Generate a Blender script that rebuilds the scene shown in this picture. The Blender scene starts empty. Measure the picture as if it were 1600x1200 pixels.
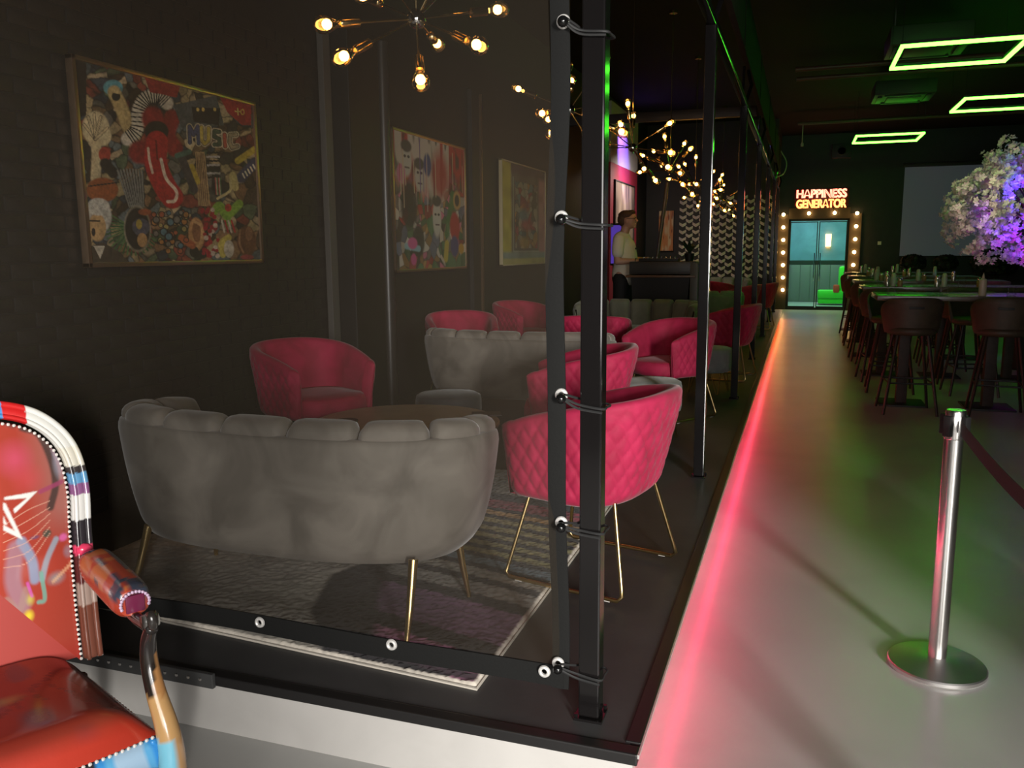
import bpy, bmesh, math, random
import numpy as np
from mathutils import Vector, Matrix
random.seed(7); rng = np.random.default_rng(7)
S = bpy.context.scene
COL = S.collection

# ------------------------------------------------------------------ camera
F_PX = 1308.56
YAW, PITCH, ROLL = [math.radians(a) for a in (-18.935, -9.048, -0.422)]
CAM = np.array([0.0, 0.0, 1.57])
def _rot():
    cy, sy, cp, sp = math.cos(YAW), math.sin(YAW), math.cos(PITCH), math.sin(PITCH)
    f = np.array([sy*cp, cy*cp, sp]); r = np.array([cy, -sy, 0.]); u = np.cross(r, f)
    c, s = math.cos(ROLL), math.sin(ROLL)
    return np.array([c*r+s*u, -s*r+c*u, f])
RC = _rot()
cam_d = bpy.data.cameras.new('camera'); cam_d.sensor_width = 36; cam_d.lens = F_PX*36/1600
cam_d.clip_start = 0.05; cam_d.clip_end = 100
cam = bpy.data.objects.new('camera', cam_d); COL.objects.link(cam)
m4 = Matrix.Identity(4)
for i in range(3):
    m4[i][0] = RC[0][i]; m4[i][1] = RC[1][i]; m4[i][2] = -RC[2][i]; m4[i][3] = CAM[i]
cam.matrix_world = m4
S.camera = cam
def ray(x, y): return RC.T @ np.array([(x-800)/F_PX, -(y-600)/F_PX, 1.])
def on_z(x, y, z): d = ray(x, y); return CAM + d*(z-CAM[2])/d[2]
def on_x(x, y, X): d = ray(x, y); return CAM + d*X/d[0]
def on_y(x, y, Y): d = ray(x, y); return CAM + d*Y/d[1]

# ------------------------------------------------------------------ world, lights, exposure
w = bpy.data.worlds.new('world'); S.world = w; w.use_nodes = True
w.node_tree.nodes['Background'].inputs[0].default_value = (0.55, 0.65, 0.8, 1)
w.node_tree.nodes['Background'].inputs[1].default_value = 0.02
vs = S.view_settings
vs.view_transform = 'Standard'; vs.look = 'None'; vs.gamma = 1; vs.use_curve_mapping = False; vs.exposure = 0.0
S.cycles.max_bounces = 8; S.cycles.transparent_max_bounces = 12
S.cycles.sample_clamp_indirect = 4.0

def area(name, loc, target, sx, sy, watts, color):
    d = bpy.data.lights.new(name, 'AREA'); d.shape = 'RECTANGLE'; d.size = sx; d.size_y = sy
    d.energy = watts; d.color = color
    o = bpy.data.objects.new(name, d); COL.objects.link(o); o.location = loc
    o.rotation_euler = (Vector(target)-Vector(loc)).to_track_quat('-Z', 'Y').to_euler()
    return o
# daylight from the street, coming in through the open entrance on the right behind the photographer
area('daylight_entrance', (5.7, -7.0, 2.4), (0.6, 3.2, 0.6), 1.2, 2.6, 1750, (1.0, 0.97, 0.92))
# daylight through the shop window behind the photographer
area('daylight_window', (.3, -1.9, 1.65), (-1.0, 2.6, 0.6), 2.2, 1.7, 105, (1.0, 0.97, 0.93))

# ------------------------------------------------------------------ helpers
def link(o): COL.objects.link(o); return o
class MB:
    """collects vertices and faces of one mesh"""
    def __init__(s): s.v = []; s.f = []
    def add(s, vs_, fs):
        n = len(s.v); s.v += [tuple(map(float, p)) for p in vs_]; s.f += [tuple(i+n for i in f) for f in fs]; return s
    def box(s, c, d, M=None, ch=0.0):
        cx, cy, cz = c; hx, hy, hz = d[0]/2, d[1]/2, d[2]/2
        if ch > 0:
            ch = min(ch, hx*.95, hy*.95, hz*.95)
            bm = bmesh.new(); bmesh.ops.create_cube(bm, size=1.0)
            for v in bm.verts: v.co = Vector((v.co.x*2*hx, v.co.y*2*hy, v.co.z*2*hz))
            bmesh.ops.bevel(bm, geom=list(bm.edges), offset=ch, segments=2, affect='EDGES', profile=0.6)
            bm.verts.index_update()
            P = [v.co.copy() for v in bm.verts]; Fc = [tuple(v.index for v in f.verts) for f in bm.faces]; bm.free()
        else:
            P = [Vector((x, y, z)) for z in (-hz, hz) for y in (-hy, hy) for x in (-hx, hx)]
            Fc = [(0,2,3,1),(4,5,7,6),(0,1,5,4),(2,6,7,3),(0,4,6,2),(1,3,7,5)]
        P = [(M @ p if M else p) + Vector((cx, cy, cz)) for p in P]
        return s.add(P, Fc)
    def tube(s, pts, r, n=8, closed=False, caps=True):
        pts = [Vector(tuple(map(float, p))) for p in pts]; m = len(pts)
        rr = r if hasattr(r, '__len__') else [r]*m
        T = []
        for i in range(m):
            a = pts[(i-1) % m] if (closed or i > 0) else pts[i]; b = pts[(i+1) % m] if (closed or i < m-1) else pts[i]
            t = (b-a); T.append(t.normalized() if t.length > 1e-9 else Vector((0,0,1)))
        u = T[0].orthogonal().normalized(); P = []
        for i in range(m):
            u = (u - T[i]*u.dot(T[i])); u = u.normalized() if u.length > 1e-6 else T[i].orthogonal().normalized()
            v = T[i].cross(u)
            for k in range(n):
                a = 2*math.pi*k/n; P.append(pts[i] + (u*math.cos(a)+v*math.sin(a))*rr[i])
        Fc = []
        for i in range(m if closed else m-1):
            j = (i+1) % m
            for k in range(n): Fc.append((i*n+k, i*n+(k+1) % n, j*n+(k+1) % n, j*n+k))
        if caps and not closed: Fc += [tuple(range(n-1, -1, -1)), tuple((m-1)*n+k for k in range(n))]
        return s.add(P, Fc)
    def lathe(s, prof, n=24, c=(0,0,0), M=None):
        P = []; Fc = []; c = Vector(c)
        for (r, z) in prof:
            for k in range(n):
                a = 2*math.pi*k/n; p = Vector((r*math.cos(a), r*math.sin(a), z)); P.append((M @ p if M else p)+c)
        m = len(prof)
        for i in range(m-1):
            for k in range(n): Fc.append((i*n+k, i*n+(k+1) % n, (i+1)*n+(k+1) % n, (i+1)*n+k))
        if prof[0][0] > 1e-6: Fc.append(tuple(range(n-1, -1, -1)))
        if prof[-1][0] > 1e-6: Fc.append(tuple((m-1)*n+k for k in range(n)))
        return s.add(P, Fc)
    def sphere(s, c, r, n=12, M=None):
        rx, ry, rz = r if hasattr(r, '__len__') else (r, r, r)
        P = []; Fc = []; m = max(4, n//2); c = Vector(c)
        for i in range(m+1):
            th = math.pi*i/m
            for k in range(n):
                a = 2*math.pi*k/n
                p = Vector((rx*math.sin(th)*math.cos(a), ry*math.sin(th)*math.sin(a), -rz*math.cos(th))); P.append((M @ p if M else p)+c)
        for i in range(m):
            for k in range(n): Fc.append((i*n+k, i*n+(k+1) % n, (i+1)*n+(k+1) % n, (i+1)*n+k))
        return s.add(P, Fc)
    def grid(s, rows, wrap=False):
        m = len(rows); n = len(rows[0]); P = [p for r_ in rows for p in r_]; Fc = []
        for i in range(m-1):
            for k in range(n if wrap else n-1): Fc.append((i*n+k, i*n+(k+1) % n, (i+1)*n+(k+1) % n, (i+1)*n+k))
        return s.add(P, Fc)
    def prism(s, poly, z0, z1):
        n = len(poly); P = [(x, y, z0) for x, y in poly]+[(x, y, z1) for x, y in poly]
        return s.add(P, [tuple(range(n-1, -1, -1)), tuple(range(n, 2*n))]+[(i, (i+1) % n, n+(i+1) % n, n+i) for i in range(n)])
    def mesh(s, name, smooth=True, merge=False, sharp=0.7):
        me = bpy.data.meshes.new(name); me.from_pydata(s.v, [], s.f)
        bm = bmesh.new(); bm.from_mesh(me)
        if merge: bmesh.ops.remove_doubles(bm, verts=bm.verts, dist=1e-5)
        bmesh.ops.recalc_face_normals(bm, faces=bm.faces); bm.to_mesh(me); bm.free()
        if smooth:
            me.polygons.foreach_set('use_smooth', [True]*len(me.polygons)); me.set_sharp_from_angle(angle=sharp)
        me.update(); return me

def obj(name, mb, m, parent=None, smooth=True, sharp=0.7, merge=False):
    me = mb.mesh(name, smooth, merge, sharp) if isinstance(mb, MB) else mb
    o = bpy.data.objects.new(name, me); link(o)
    if m is not None and not me.materials: me.materials.append(m)
    if parent is not None: o.parent = parent
    return o
def tag(o, label, cat, group=None):
    o['label'] = label; o['category'] = cat
    if group: o['group'] = group
    return o
def thing(name, label, cat, loc=(0,0,0), rz=0.0, group=None):
    o = bpy.data.objects.new(name, None); link(o); o.location = [float(a) for a in loc]; o.rotation_euler = (0, 0, rz)
    o.empty_display_size = 0.1
    return tag(o, label, cat, group)
def struct(name, mb, m, parent=None, smooth=False):
    o = obj(name, mb, m, parent, smooth)
    if parent is None: o['kind'] = 'structure'
    return o
def dup(root, loc, rz=None, label=None):
    r = root.copy(); link(r); r.location = [float(a) for a in loc]
    if rz is not None: r.rotation_euler = (0, 0, rz)
    if label: r['label'] = label
    for ch in [c for c in root.children]:
        c = ch.copy(); link(c); c.parent = r
        for g in [k for k in ch.children]:
            d = g.copy(); link(d); d.parent = c
    return r
def catmull(pts, k=8):
    P = [np.array(p, float) for p in pts]; P = [2*P[0]-P[1]]+P+[2*P[-1]-P[-2]]; out = []
    for i in range(1, len(P)-2):
        a, b, c, d = P[i-1:i+3]
        for t in np.linspace(0, 1, k, endpoint=False):
            out.append(.5*((2*b)+(-a+c)*t+(2*a-5*b+4*c-d)*t*t+(-a+3*b-3*c+d)*t**3))
    out.append(P[-2]); return out

# ------------------------------------------------------------------ materials
MATS = {}
def mat(name, col=(.5,.5,.5), rough=.5, metal=0.0, var=0.0, vscale=8.0, bump=0.0, bscale=60.0, emit=None, estr=0.0,
        sheen=0.0, coat=0.0, col2=None, alpha=1.0, attr=None, spec=0.5):
    if name in MATS: return MATS[name]
    m = bpy.data.materials.new(name); m.use_nodes = True; nt = m.node_tree; N = nt.nodes; L = nt.links
    b = N['Principled BSDF']; b.inputs['Roughness'].default_value = rough; b.inputs['Metallic'].default_value = metal
    b.inputs['Base Color'].default_value = (*col, 1); b.inputs['Specular IOR Level'].default_value = spec
    tc = N.new('ShaderNodeTexCoord')
    if attr:
        a = N.new('ShaderNodeAttribute'); a.attribute_name = attr; L.new(a.outputs['Color'], b.inputs['Base Color'])
    elif var > 0 or col2:
        n = N.new('ShaderNodeTexNoise'); n.inputs['Scale'].default_value = vscale; n.inputs['Detail'].default_value = 5
        n.inputs['Distortion'].default_value = 0.8
        r = N.new('ShaderNodeValToRGB'); e = r.color_ramp.elements
        e[0].position = .35; e[1].position = .65
        c2 = col2 or tuple(min(1, c*(1+var)) for c in col)
        e[0].color = (*[c*(1-var) for c in col], 1) if not col2 else (*col, 1); e[1].color = (*c2, 1)
        L.new(tc.outputs['Object'], n.inputs['Vector']); L.new(n.outputs['Fac'], r.inputs['Fac']); L.new(r.outputs['Color'], b.inputs['Base Color'])
    if bump > 0:
        n2 = N.new('ShaderNodeTexNoise'); n2.inputs['Scale'].default_value = bscale; n2.inputs['Detail'].default_value = 4
        bp = N.new('ShaderNodeBump'); bp.inputs['Strength'].default_value = bump; bp.inputs['Distance'].default_value = 0.01
        L.new(tc.outputs['Object'], n2.inputs['Vector']); L.new(n2.outputs['Fac'], bp.inputs['Height']); L.new(bp.outputs['Normal'], b.inputs['Normal'])
    if emit: b.inputs['Emission Color'].default_value = (*emit, 1); b.inputs['Emission Strength'].default_value = estr
    if sheen: b.inputs['Sheen Weight'].default_value = sheen; b.inputs['Sheen Roughness'].default_value = .4
    if coat: b.inputs['Coat Weight'].default_value = coat; b.inputs['Coat Roughness'].default_value = .16
    if alpha < 1: b.inputs['Alpha'].default_value = alpha
    MATS[name] = m; return m
def glass_mat(name, tint=(1,1,1), gloss=0.12, rough=0.03):
    m = bpy.data.materials.new(name); m.use_nodes = True; nt = m.node_tree; nt.nodes.clear()
    o = nt.nodes.new('ShaderNodeOutputMaterial'); t = nt.nodes.new('ShaderNodeBsdfTransparent'); g = nt.nodes.new('ShaderNodeBsdfGlossy')
    x = nt.nodes.new('ShaderNodeMixShader'); fr = nt.nodes.new('ShaderNodeLayerWeight'); fr.inputs[0].default_value = gloss
    t.inputs[0].default_value = (*tint, 1); g.inputs['Roughness'].default_value = rough
    nt.links.new(fr.outputs['Facing'], x.inputs[0]); nt.links.new(t.outputs[0], x.inputs[1]); nt.links.new(g.outputs[0], x.inputs[2]); nt.links.new(x.outputs[0], o.inputs[0])
    return m
M_floor = mat('concrete_floor', (.46,.455,.435), .30, var=.06, vscale=1.5, bump=.02, bscale=30)
M_deck = mat('black_deck_paint', (.058,.056,.056), .5, var=.12, vscale=3, bump=.05, bscale=40, spec=.3)
M_ceil = mat('black_ceiling_paint', (.0035,.0032,.003), .9, spec=.2)
M_black = mat('black_paint', (.010,.009,.009), .55)
M_wall = mat('black_wall_paint', (.011,.010,.009), .6, var=.2, vscale=6, bump=.15, bscale=25)
M_brick = mat('black_brick_paint', (.013,.0115,.010), .55, var=.25, vscale=9, bump=.3, bscale=40)
M_post = mat('black_gloss_steel', (.008,.007,.007), .12, spec=.6)
M_white = mat('white_board_paint', (.52,.50,.475), .5, var=.04, vscale=4, bump=.03)
M_trim = mat('black_trim', (.014,.013,.013), .4)
M_gold = mat('brushed_gold', (.72,.52,.24), .28, 1.0)
M_steel = mat('brushed_steel', (.72,.70,.68), .24, 1.0)
M_chrome = mat('chrome', (.85,.82,.78), .10, 1.0)
M_velvet_red = mat('crimson_velvet', (.34,.008,.045), .75, sheen=.18, col2=(.48,.015,.075), vscale=7)
M_velvet_grey = mat('grey_velvet', (.135,.119,.100), .8, sheen=.3, col2=(.245,.218,.185), vscale=4.5)
M_velvet_green = mat('sage_velvet', (.15,.155,.115), .8, sheen=.35, col2=(.22,.225,.17), vscale=4.5)
M_pouf_dark = mat('charcoal_velvet', (.055,.055,.058), .8, sheen=.3, var=.2)
M_pouf_light = mat('silver_velvet', (.27,.28,.27), .8, sheen=.3, var=.12)
M_darkwood = mat('dark_wood', (.026,.016,.011), .6, var=.3, vscale=14)
M_tablewood = mat('brown_table_top', (.40,.32,.25), .38, var=.10, vscale=5)
M_leather = mat('brown_faux_leather', (.060,.042,.027), .55, var=.2, bump=.08)
M_stoolleg = mat('stool_leg_wood', (.018,.012,.010), .4)
M_attr = mat('painted_canvas', rough=.6, attr='paint')
M_rug = mat('rug_pile', rough=.95, attr='paint', sheen=.2)
M_lacquer = mat('lacquered_graffiti_paint', rough=.24, attr='paint', coat=.5, bump=.12, bscale=14)
M_glass = glass_mat('clear_glass')
M_bulbglass = glass_mat('amber_bulb_glass', (1.0,.78,.42), .35)
M_fil = mat('glowing_filament', (1,.6,.2), emit=(1.0,.55,.18), estr=34)
M_brass = mat('aged_brass', (.50,.36,.17), .25, 1.0)

# ------------------------------------------------------------------ painting colours into vertex attributes
def paint_mesh(me, cols):
    a = me.color_attributes.new('paint', 'FLOAT_COLOR', 'POINT')
    c = np.ones((len(me.vertices), 4), np.float32); c[:, :3] = cols; a.data.foreach_set('color', c.ravel())
def seg_dist(X, Y, pl):
    d = np.full(X.shape, 1e9)
    for (x0, y0), (x1, y1) in zip(pl[:-1], pl[1:]):
        dx, dy = x1-x0, y1-y0; q = dx*dx+dy*dy+1e-12
        t = np.clip(((X-x0)*dx+(Y-y0)*dy)/q, 0, 1); d = np.minimum(d, np.hypot(X-x0-t*dx, Y-y0-t*dy))
    return d
def blend(C, a, col): C[:] = C*(1-a[..., None])+np.array(col)*a[..., None]
def stroke(C, X, Y, pl, wd, col, al=1.0, soft=.3, smooth=True):
    if smooth and len(pl) > 2: pl = catmull(pl, 6)
    d = seg_dist(X, Y, [tuple(p) for p in pl]); blend(C, al*np.clip((wd-d)/(wd*soft+1e-9), 0, 1), col)
def blob(C, X, Y, c, r, col, al=1.0, soft=.3):
    rx, ry = r if hasattr(r, '__len__') else (r, r)
    d = np.hypot((X-c[0])/rx, (Y-c[1])/ry); blend(C, al*np.clip((1-d)/soft, 0, 1), col)
def poly(C, X, Y, P, col, al=1.0, aa=0.0):
    n = len(P); acc = np.zeros(X.shape); offs = [(0, 0)] if aa == 0 else [(i*aa, k*aa) for i in (-1, 0, 1) for k in (-1, 0, 1)]
    for ox, oy in offs:
        ins = np.zeros(X.shape, bool); Xo = X+ox; Yo = Y+oy
        for i in range(n):
            x0, y0 = P[i]; x1, y1 = P[(i+1) % n]
            ins ^= ((y0 > Yo) != (y1 > Yo)) & (Xo < (x1-x0)*(Yo-y0)/(y1-y0+1e-12)+x0)
        acc += ins
    blend(C, al*acc/len(offs), col)
def cells(X, Y, n, box, pal, seed, line=0.0, stretch=1.0):
    r = np.random.default_rng(seed); sx = r.uniform(box[0], box[2], n); sy = r.uniform(box[1], box[3], n)
    pi = r.integers(0, len(pal), n); jit = r.uniform(.6, 1.25, (n, 1)); colr = np.array(pal)[pi]*jit
    d1 = np.full(X.shape, 1e9); d2 = np.full(X.shape, 1e9); k1 = np.zeros(X.shape, int)
    for i in range(n):
        d = np.hypot((X-sx[i]), (Y-sy[i])/stretch); nw = d < d1
        d2 = np.where(nw, d1, np.minimum(d2, d)); d1 = np.where(nw, d, d1); k1 = np.where(nw, i, k1)
    C = colr[k1].astype(float)
    if line > 0: blend(C, np.clip(1-(d2-d1)/line, 0, 1)*.85, (.015,.012,.01))
    return C
def vnoise(X, Y, sc, seed):
    r = np.random.default_rng(seed); G = r.random((64, 64)); x = X*sc; y = Y*sc
    xi = np.floor(x).astype(int); yi = np.floor(y).astype(int); fx = x-xi; fy = y-yi; fx = fx*fx*(3-2*fx); fy = fy*fy*(3-2*fy)
    g = lambda a, b: G[a % 64, b % 64]
    return (g(xi, yi)*(1-fx)+g(xi+1, yi)*fx)*(1-fy)+(g(xi, yi+1)*(1-fx)+g(xi+1, yi+1)*fx)*fy
def homog(quad):
    A = []; B = []
    for (u, v), (x, y) in zip([(0,0),(1,0),(1,1),(0,1)], quad):
        A += [[u, v, 1, 0, 0, 0, -u*x, -v*x], [0, 0, 0, u, v, 1, -u*y, -v*y]]; B += [x, y]
    return np.append(np.linalg.solve(np.array(A), np.array(B)), 1).reshape(3, 3)

# ================================================================== THE SETTING
XW = -3.5          # left wall
ZD = 0.20          # deck height
XE, YE = -0.37, 2.10   # deck edge on the hall side / towards the photographer
YB = 23.1; YL = 20.0; ZC = 4.4
struct('floor', MB().box((1.4, 11.0, -0.05), (11.5, 33, .1)), M_floor)
struct('ceiling', MB().box((1.4, 11.0, ZC+.05), (11.5, 33, .1)), M_ceil)
struct('wall_right', MB().box((7.1, 11, 2.2), (.2, 33, 4.4)), M_wall)
struct('floor_lounge_deck', MB().box(((XW+XE)/2-.01, (YE+YL)/2+.01, ZD-.015), (XE-XW-.03, YL-YE-.03, .03), ch=.004), M_deck)
struct('baseboard_front', MB().box(((XW+XE)/2, YE+.02, .085), (XE-XW-.02, .02, .17)), M_white)
struct('baseboard_side', MB().box((XE-.055, (YE+YL)/2+.04, .092), (.02, YL-YE-.09, .184)), M_white)
# black angle profiles along both deck edges
o = struct('trim_1', MB().box(((XW+XE)/2, YE+.018, ZD-.0125), (XE-XW+.01, .045, .035), ch=.005), M_trim)
o = struct('trim_2', MB().box((XE-.018, (YE+YL)/2+.03, ZD-.0035), (.045, YL-YE-.05, .017), ch=.004), M_trim)
o = struct('trim_3', MB().box((XE+.007, (YE+YL)/2, ZD-.003), (.005, YL-YE, .012)), mat('aluminium_edge', (.8,.77,.74), .35, .6))
# studded grey edge profile at the left end of the front edge
ep = struct('trim_4', MB().box((-2.40, YE-.012, ZD-.008), (1.30, .016, .05), ch=.003), mat('grey_rubber', (.06,.06,.06), .5))
stud = MB().sphere((0, 0, 0), (.006,.004,.006), 8).mesh('stud')
stud.materials.append(M_steel)
for i in range(27):
    s_ = obj('stud', stud, None, ep); s_.location = (-3.02+i*.047, YE-.021, ZD-.005)

# left wall with its black painted bricks
wl = struct('wall_left', MB().box((XW-.11, 11, 2.2), (.2, 18.1, 4.4)), M_wall)
wl2 = struct('wall_entrance_side', MB().box((-4.3, -1.0, 2.2), (.1, 9.0, 4.4)), M_wall)
BL, BH = .225, .078
variants = []
for k in range(3):
    mb = MB(); dz = random.uniform(-.002, .002)
    mb.box((0, 0, 0), (.034, BL-.012, BH-.011), ch=.004); me = mb.mesh('brick', True, sharp=.5); me.materials.append(M_brick); variants.append(me)
spots = []
for r_ in range(int(2.95/BH)):
    for c_ in range(int(3.5/BL)+1):
        y = 2.2+(c_+(.5 if r_ % 2 else 0))*BL; z = ZD+.04+r_*BH
        if y < 5.72: spots.append((y, z))
spots.sort(key=lambda p: (p[0]-2.6)**2*.6+(p[1]-1.6)**2)
rest = MB()
for i, (y, z) in enumerate(spots):
    x = XW-.0215+random.uniform(-.002, .002)
    if i < 300:
        b = obj('brick', variants[i % 3], None, wl); b.location = (x, y, z)
    else: rest.box((x, y, z), (.034, BL-.012, BH-.011))
o = obj('brick_field', rest, M_brick, wl, smooth=False); o['kind'] = 'stuff'
# battens, boxed column and pipe along the left wall
struct('trim_5', MB().box((XW+.03, 5.80, 1.75), (.05, .10, 3.1), ch=.004), mat('grey_batten', (.10,.094,.085), .5))
struct('trim_6', MB().box((XW+.06, 6.22, 1.75), (.16, .50, 3.1), ch=.01), M_wall)
o = tag(obj('drain_pipe', MB().tube([(XW+.09, 6.62, ZD), (XW+.09, 6.62, 1.05), (XW+.09, 6.62, 3.3)], .058, 16).tube([(XW+.09, 6.62, 1.05), (XW+.09, 6.62, 1.15)], .066, 16), mat('pipe_paint', (.035,.032,.029), .35)), 'black vertical drain pipe on the left wall beside the boxed column', 'pipe')
struct('trim_7', MB().box((XW+.015, 9.13, 1.75), (.03, .035, 3.1)), mat('bronze_strip', (.18,.12,.07), .35, .6))
struct('trim_8', MB().box((XW+.02, 8.9, 1.75), (.05, .22, 3.1)), M_wall)
# crimson end of the lounge wall and the end wall with its relief tiles
struct('wall_crimson', MB().box((XW+.02, 17.2, 1.7), (.05, 2.7, 3.0)), mat('crimson_wall_paint', (.40,.03,.07), .6))
struct('wall_end', MB().box((-2.05, YL+.05, 2.2), (2.9, .1, 4.4)), M_wall)
struct('wall_corner', MB().box((-.65, (YL+YB)/2+.1, 2.2), (.1, YB-YL-.1, 4.4)), M_wall)
panel = struct('wall_relief', MB().box((-1.66, YL-.02, 1.84), (2.24, .04, 1.86)), mat('relief_backing', (.012,.010,.009), .6))
M_tile = mat('cream_relief_tile', (.74,.65,.54), .55, var=.08)
cw, chh = .150, .166
tl = MB()
a, h2, dp = .090, .034, .05
P = [(-a*.9, 0, .050), (0, 0, 0), (a*.9, 0, .050), (a*.9, 0, .112), (0, 0, .068), (-a*.9, 0, .112)]
Q = [(x, -.004-(dp if abs(x) < .01 else .004), z) for x, y, z in P]
tl.add(P+Q, [(6,7,10,11), (7,8,9,10), (0,1,7,6), (1,2,8,7), (2,3,9,8), (3,4,10,9), (4,5,11,10), (5,0,6,11)])
tlm = tl.mesh('tile', False); tlm.materials.append(M_tile)
for c_ in range(14):
    for r_ in range(11):
        t_ = obj('tile', tlm, None, panel)
        t_.location = (-2.635+c_*cw, YL-.041-(.004 if c_ % 2 else 0), .925+r_*chh+(chh/2 if c_ % 2 else 0)-.01)

# hall end wall with an opening for the glazed double doors
dx0, dx1, dz1 = -.32, 1.08, 2.29
M_bw = mat('black_end_wall', (.012,.011,.010), .5, var=.2, vscale=4)
mb = MB(); mb.box(((dx0-.62)/2, YB+.05, 2.2), (dx0+.62, .1, 4.4)).box(((dx1+7)/2, YB+.05, 2.2), (7-dx1, .1, 4.4)).box(((dx0+dx1)/2, YB+.05, (dz1+4.4)/2), (dx1-dx0, .1, 4.4-dz1))
struct('wall_back', mb, M_bw)
fr = struct('door_1', MB().box((dx0-.0, YB-.005, dz1/2), (.05, .08, dz1)).box((dx1, YB-.005, dz1/2), (.05, .08, dz1)).box(((dx0+dx1)/2, YB-.005, dz1), (dx1-dx0+.05, .08, .05)).box(((dx0+dx1)/2, YB-.02, .03), (dx1-dx0+.05, .09, .06)), M_black)
xm = (dx0+dx1)/2
for sx in (-1, 1):
    xc = xm+sx*(dx1-dx0)/4; wd = (dx1-dx0)/2-.03
    lf = obj('door_leaf', MB().box((xc-wd/2+.01, YB, 1.14), (.02, .03, 2.2)).box((xc+wd/2-.01, YB, 1.14), (.02, .03, 2.2)).box((xc, YB, 2.235), (wd, .03, .02)).box((xc, YB, .07), (wd, .03, .04)), M_black, fr, False)
    obj('pane', MB().box((xc, YB, 1.15), (wd-.04, .008, 2.14)), glass_mat('door_glass', (.9,.97,1), .10), lf, False)
    obj('handle', MB().tube([(xm+sx*.07, YB-.03, .75), (xm+sx*.07, YB-.07, .80), (xm+sx*.07, YB-.07, 1.40), (xm+sx*.07, YB-.03, 1.45)], .012, 8), M_chrome, lf)
# the room behind the doors
struct('wall_beyond', MB().box((.4, 26.6, 1.55), (3.4, .1, 3.1)), mat('teal_wall_paint', (.13,.25,.36), .6, var=.15, vscale=2))
struct('wall_beyond_left', MB().box((-1.2, 24.9, 1.55), (.1, 3.4, 3.1)), mat('blue_wall_paint', (.16,.22,.34), .6))
struct('wall_beyond_right', MB().box((2.0, 24.9, 1.55), (.1, 3.4, 3.1)), mat('blue_wall_paint'))
struct('ceiling_beyond', MB().box((.4, 24.9, 3.1), (3.4, 3.4, .1)), mat('blue_wall_paint'))
struct('trim_9', MB().box((.4, 26.53, 1.16), (3.2, .04, .12)), M_black)
wb = struct('wall_beyond_panelling', MB().box((.4, 26.54, .55), (3.2, .03, 1.1)), mat('grey_panel', (.16,.15,.15), .5))
for i in range(11): obj('panel', MB().box((-1.0+i*.28, 26.51, .55), (.265, .02, 1.08), ch=.004), mat('grey_panel'), wb)
area('light_beyond', (.2, 24.9, 3.0), (.3, 25, 0), 1.2, 1.2, 55, (.75,.9,1.0))

# wall behind the photographer with the two openings the daylight comes through
yr = -1.95
struct('wall_rear', MB().box((-2.55, yr, 2.2), (3.4, .1, 4.4)).box((1.62, yr, 2.2), (.36, .1, 4.4)).box((.3, yr, .38), (2.4, .1, .76)).box((5.25, yr, 2.2), (3.6, .1, 4.4)).box((1.4, yr, 3.5), (11.0, .1, 1.8)), M_wall)
# unseen column added on the right to cast the dark band across the floor
struct('shadow_column', MB().box((1.92, 1.6, 2.2), (.32, .32, 4.4), ch=.01), M_wall)

# ================================================================== POSTS, RAIL, BEAM
post_y = [2.26, 5.06, 7.9, 10.85, 13.75, 16.6, 19.2]
names = ['nearest the camera at the deck corner', 'second from the camera, beside the grey pouf', 'third from the camera, in front of the far crimson chair', 'fourth from the camera along the deck edge', 'fifth from the camera along the deck edge', 'sixth from the camera along the deck edge', 'farthest from the camera, by the bulb-framed doors']
for i, y in enumerate(post_y):
    t = thing('steel_post', 'black square steel post '+names[i], 'post', (-.535, y, ZD), 0, 'steel posts along the deck edge')
    obj('shaft', MB().box((0, 0, 1.31), (.062, .062, 2.60), ch=.005), M_post, t, False)
    obj('foot_plate', MB().box((0, 0, .004), (.085, .085, .008)).tube([(.036,.036,.008),(.036,.036,.02)], .006, 6).tube([(-.036,-.036,.008),(-.036,-.036,.02)], .006, 6), M_post, t)
    if i > 0: obj('bracket', MB().tube([(0, 0, 2.60), (.05, .10, 2.80), (.01, .22, 2.945)], .016, 6).tube([(-.02, 0, 2.61), (-.01, 0, 2.945)], .012, 6), M_post, t)
tag(obj('top_rail', MB().box((-.535, (2.24+19.3)/2, 2.837), (.05, 17.1, .05), ch=.004), M_post), 'long black steel rail joining the tops of the deck-edge posts', 'rail')
mb = MB()
prof = [(-.13, 0), (.13, 0), (.13, .42), (-.13, .42)]
bt = thing('fascia_panel', 'long dark fascia panel running above the deck-edge posts', 'fascia', (-.525, 0, 3.15))
obj('board', MB().box((0, 11.0, .24), (.05, 16.0, .47), ch=.01), mat('dark_fascia_paint', (.016,.014,.011), .9, var=.15, spec=.1), bt)
for k in range(6): obj('joint_strip', MB().box((.028, 4.6+k*2.6, .24), (.008, .05, .46)), mat('dark_fascia_paint'), bt)
obj('cable', MB().tube(catmull([(.03, 18.6, .40), (.14, 18.9, .2), (.10, 18.9, -.02), (-.05, 18.7, -.12)], 6), .012, 6), mat('grey_cable', (.4,.36,.3), .4), bt)

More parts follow.
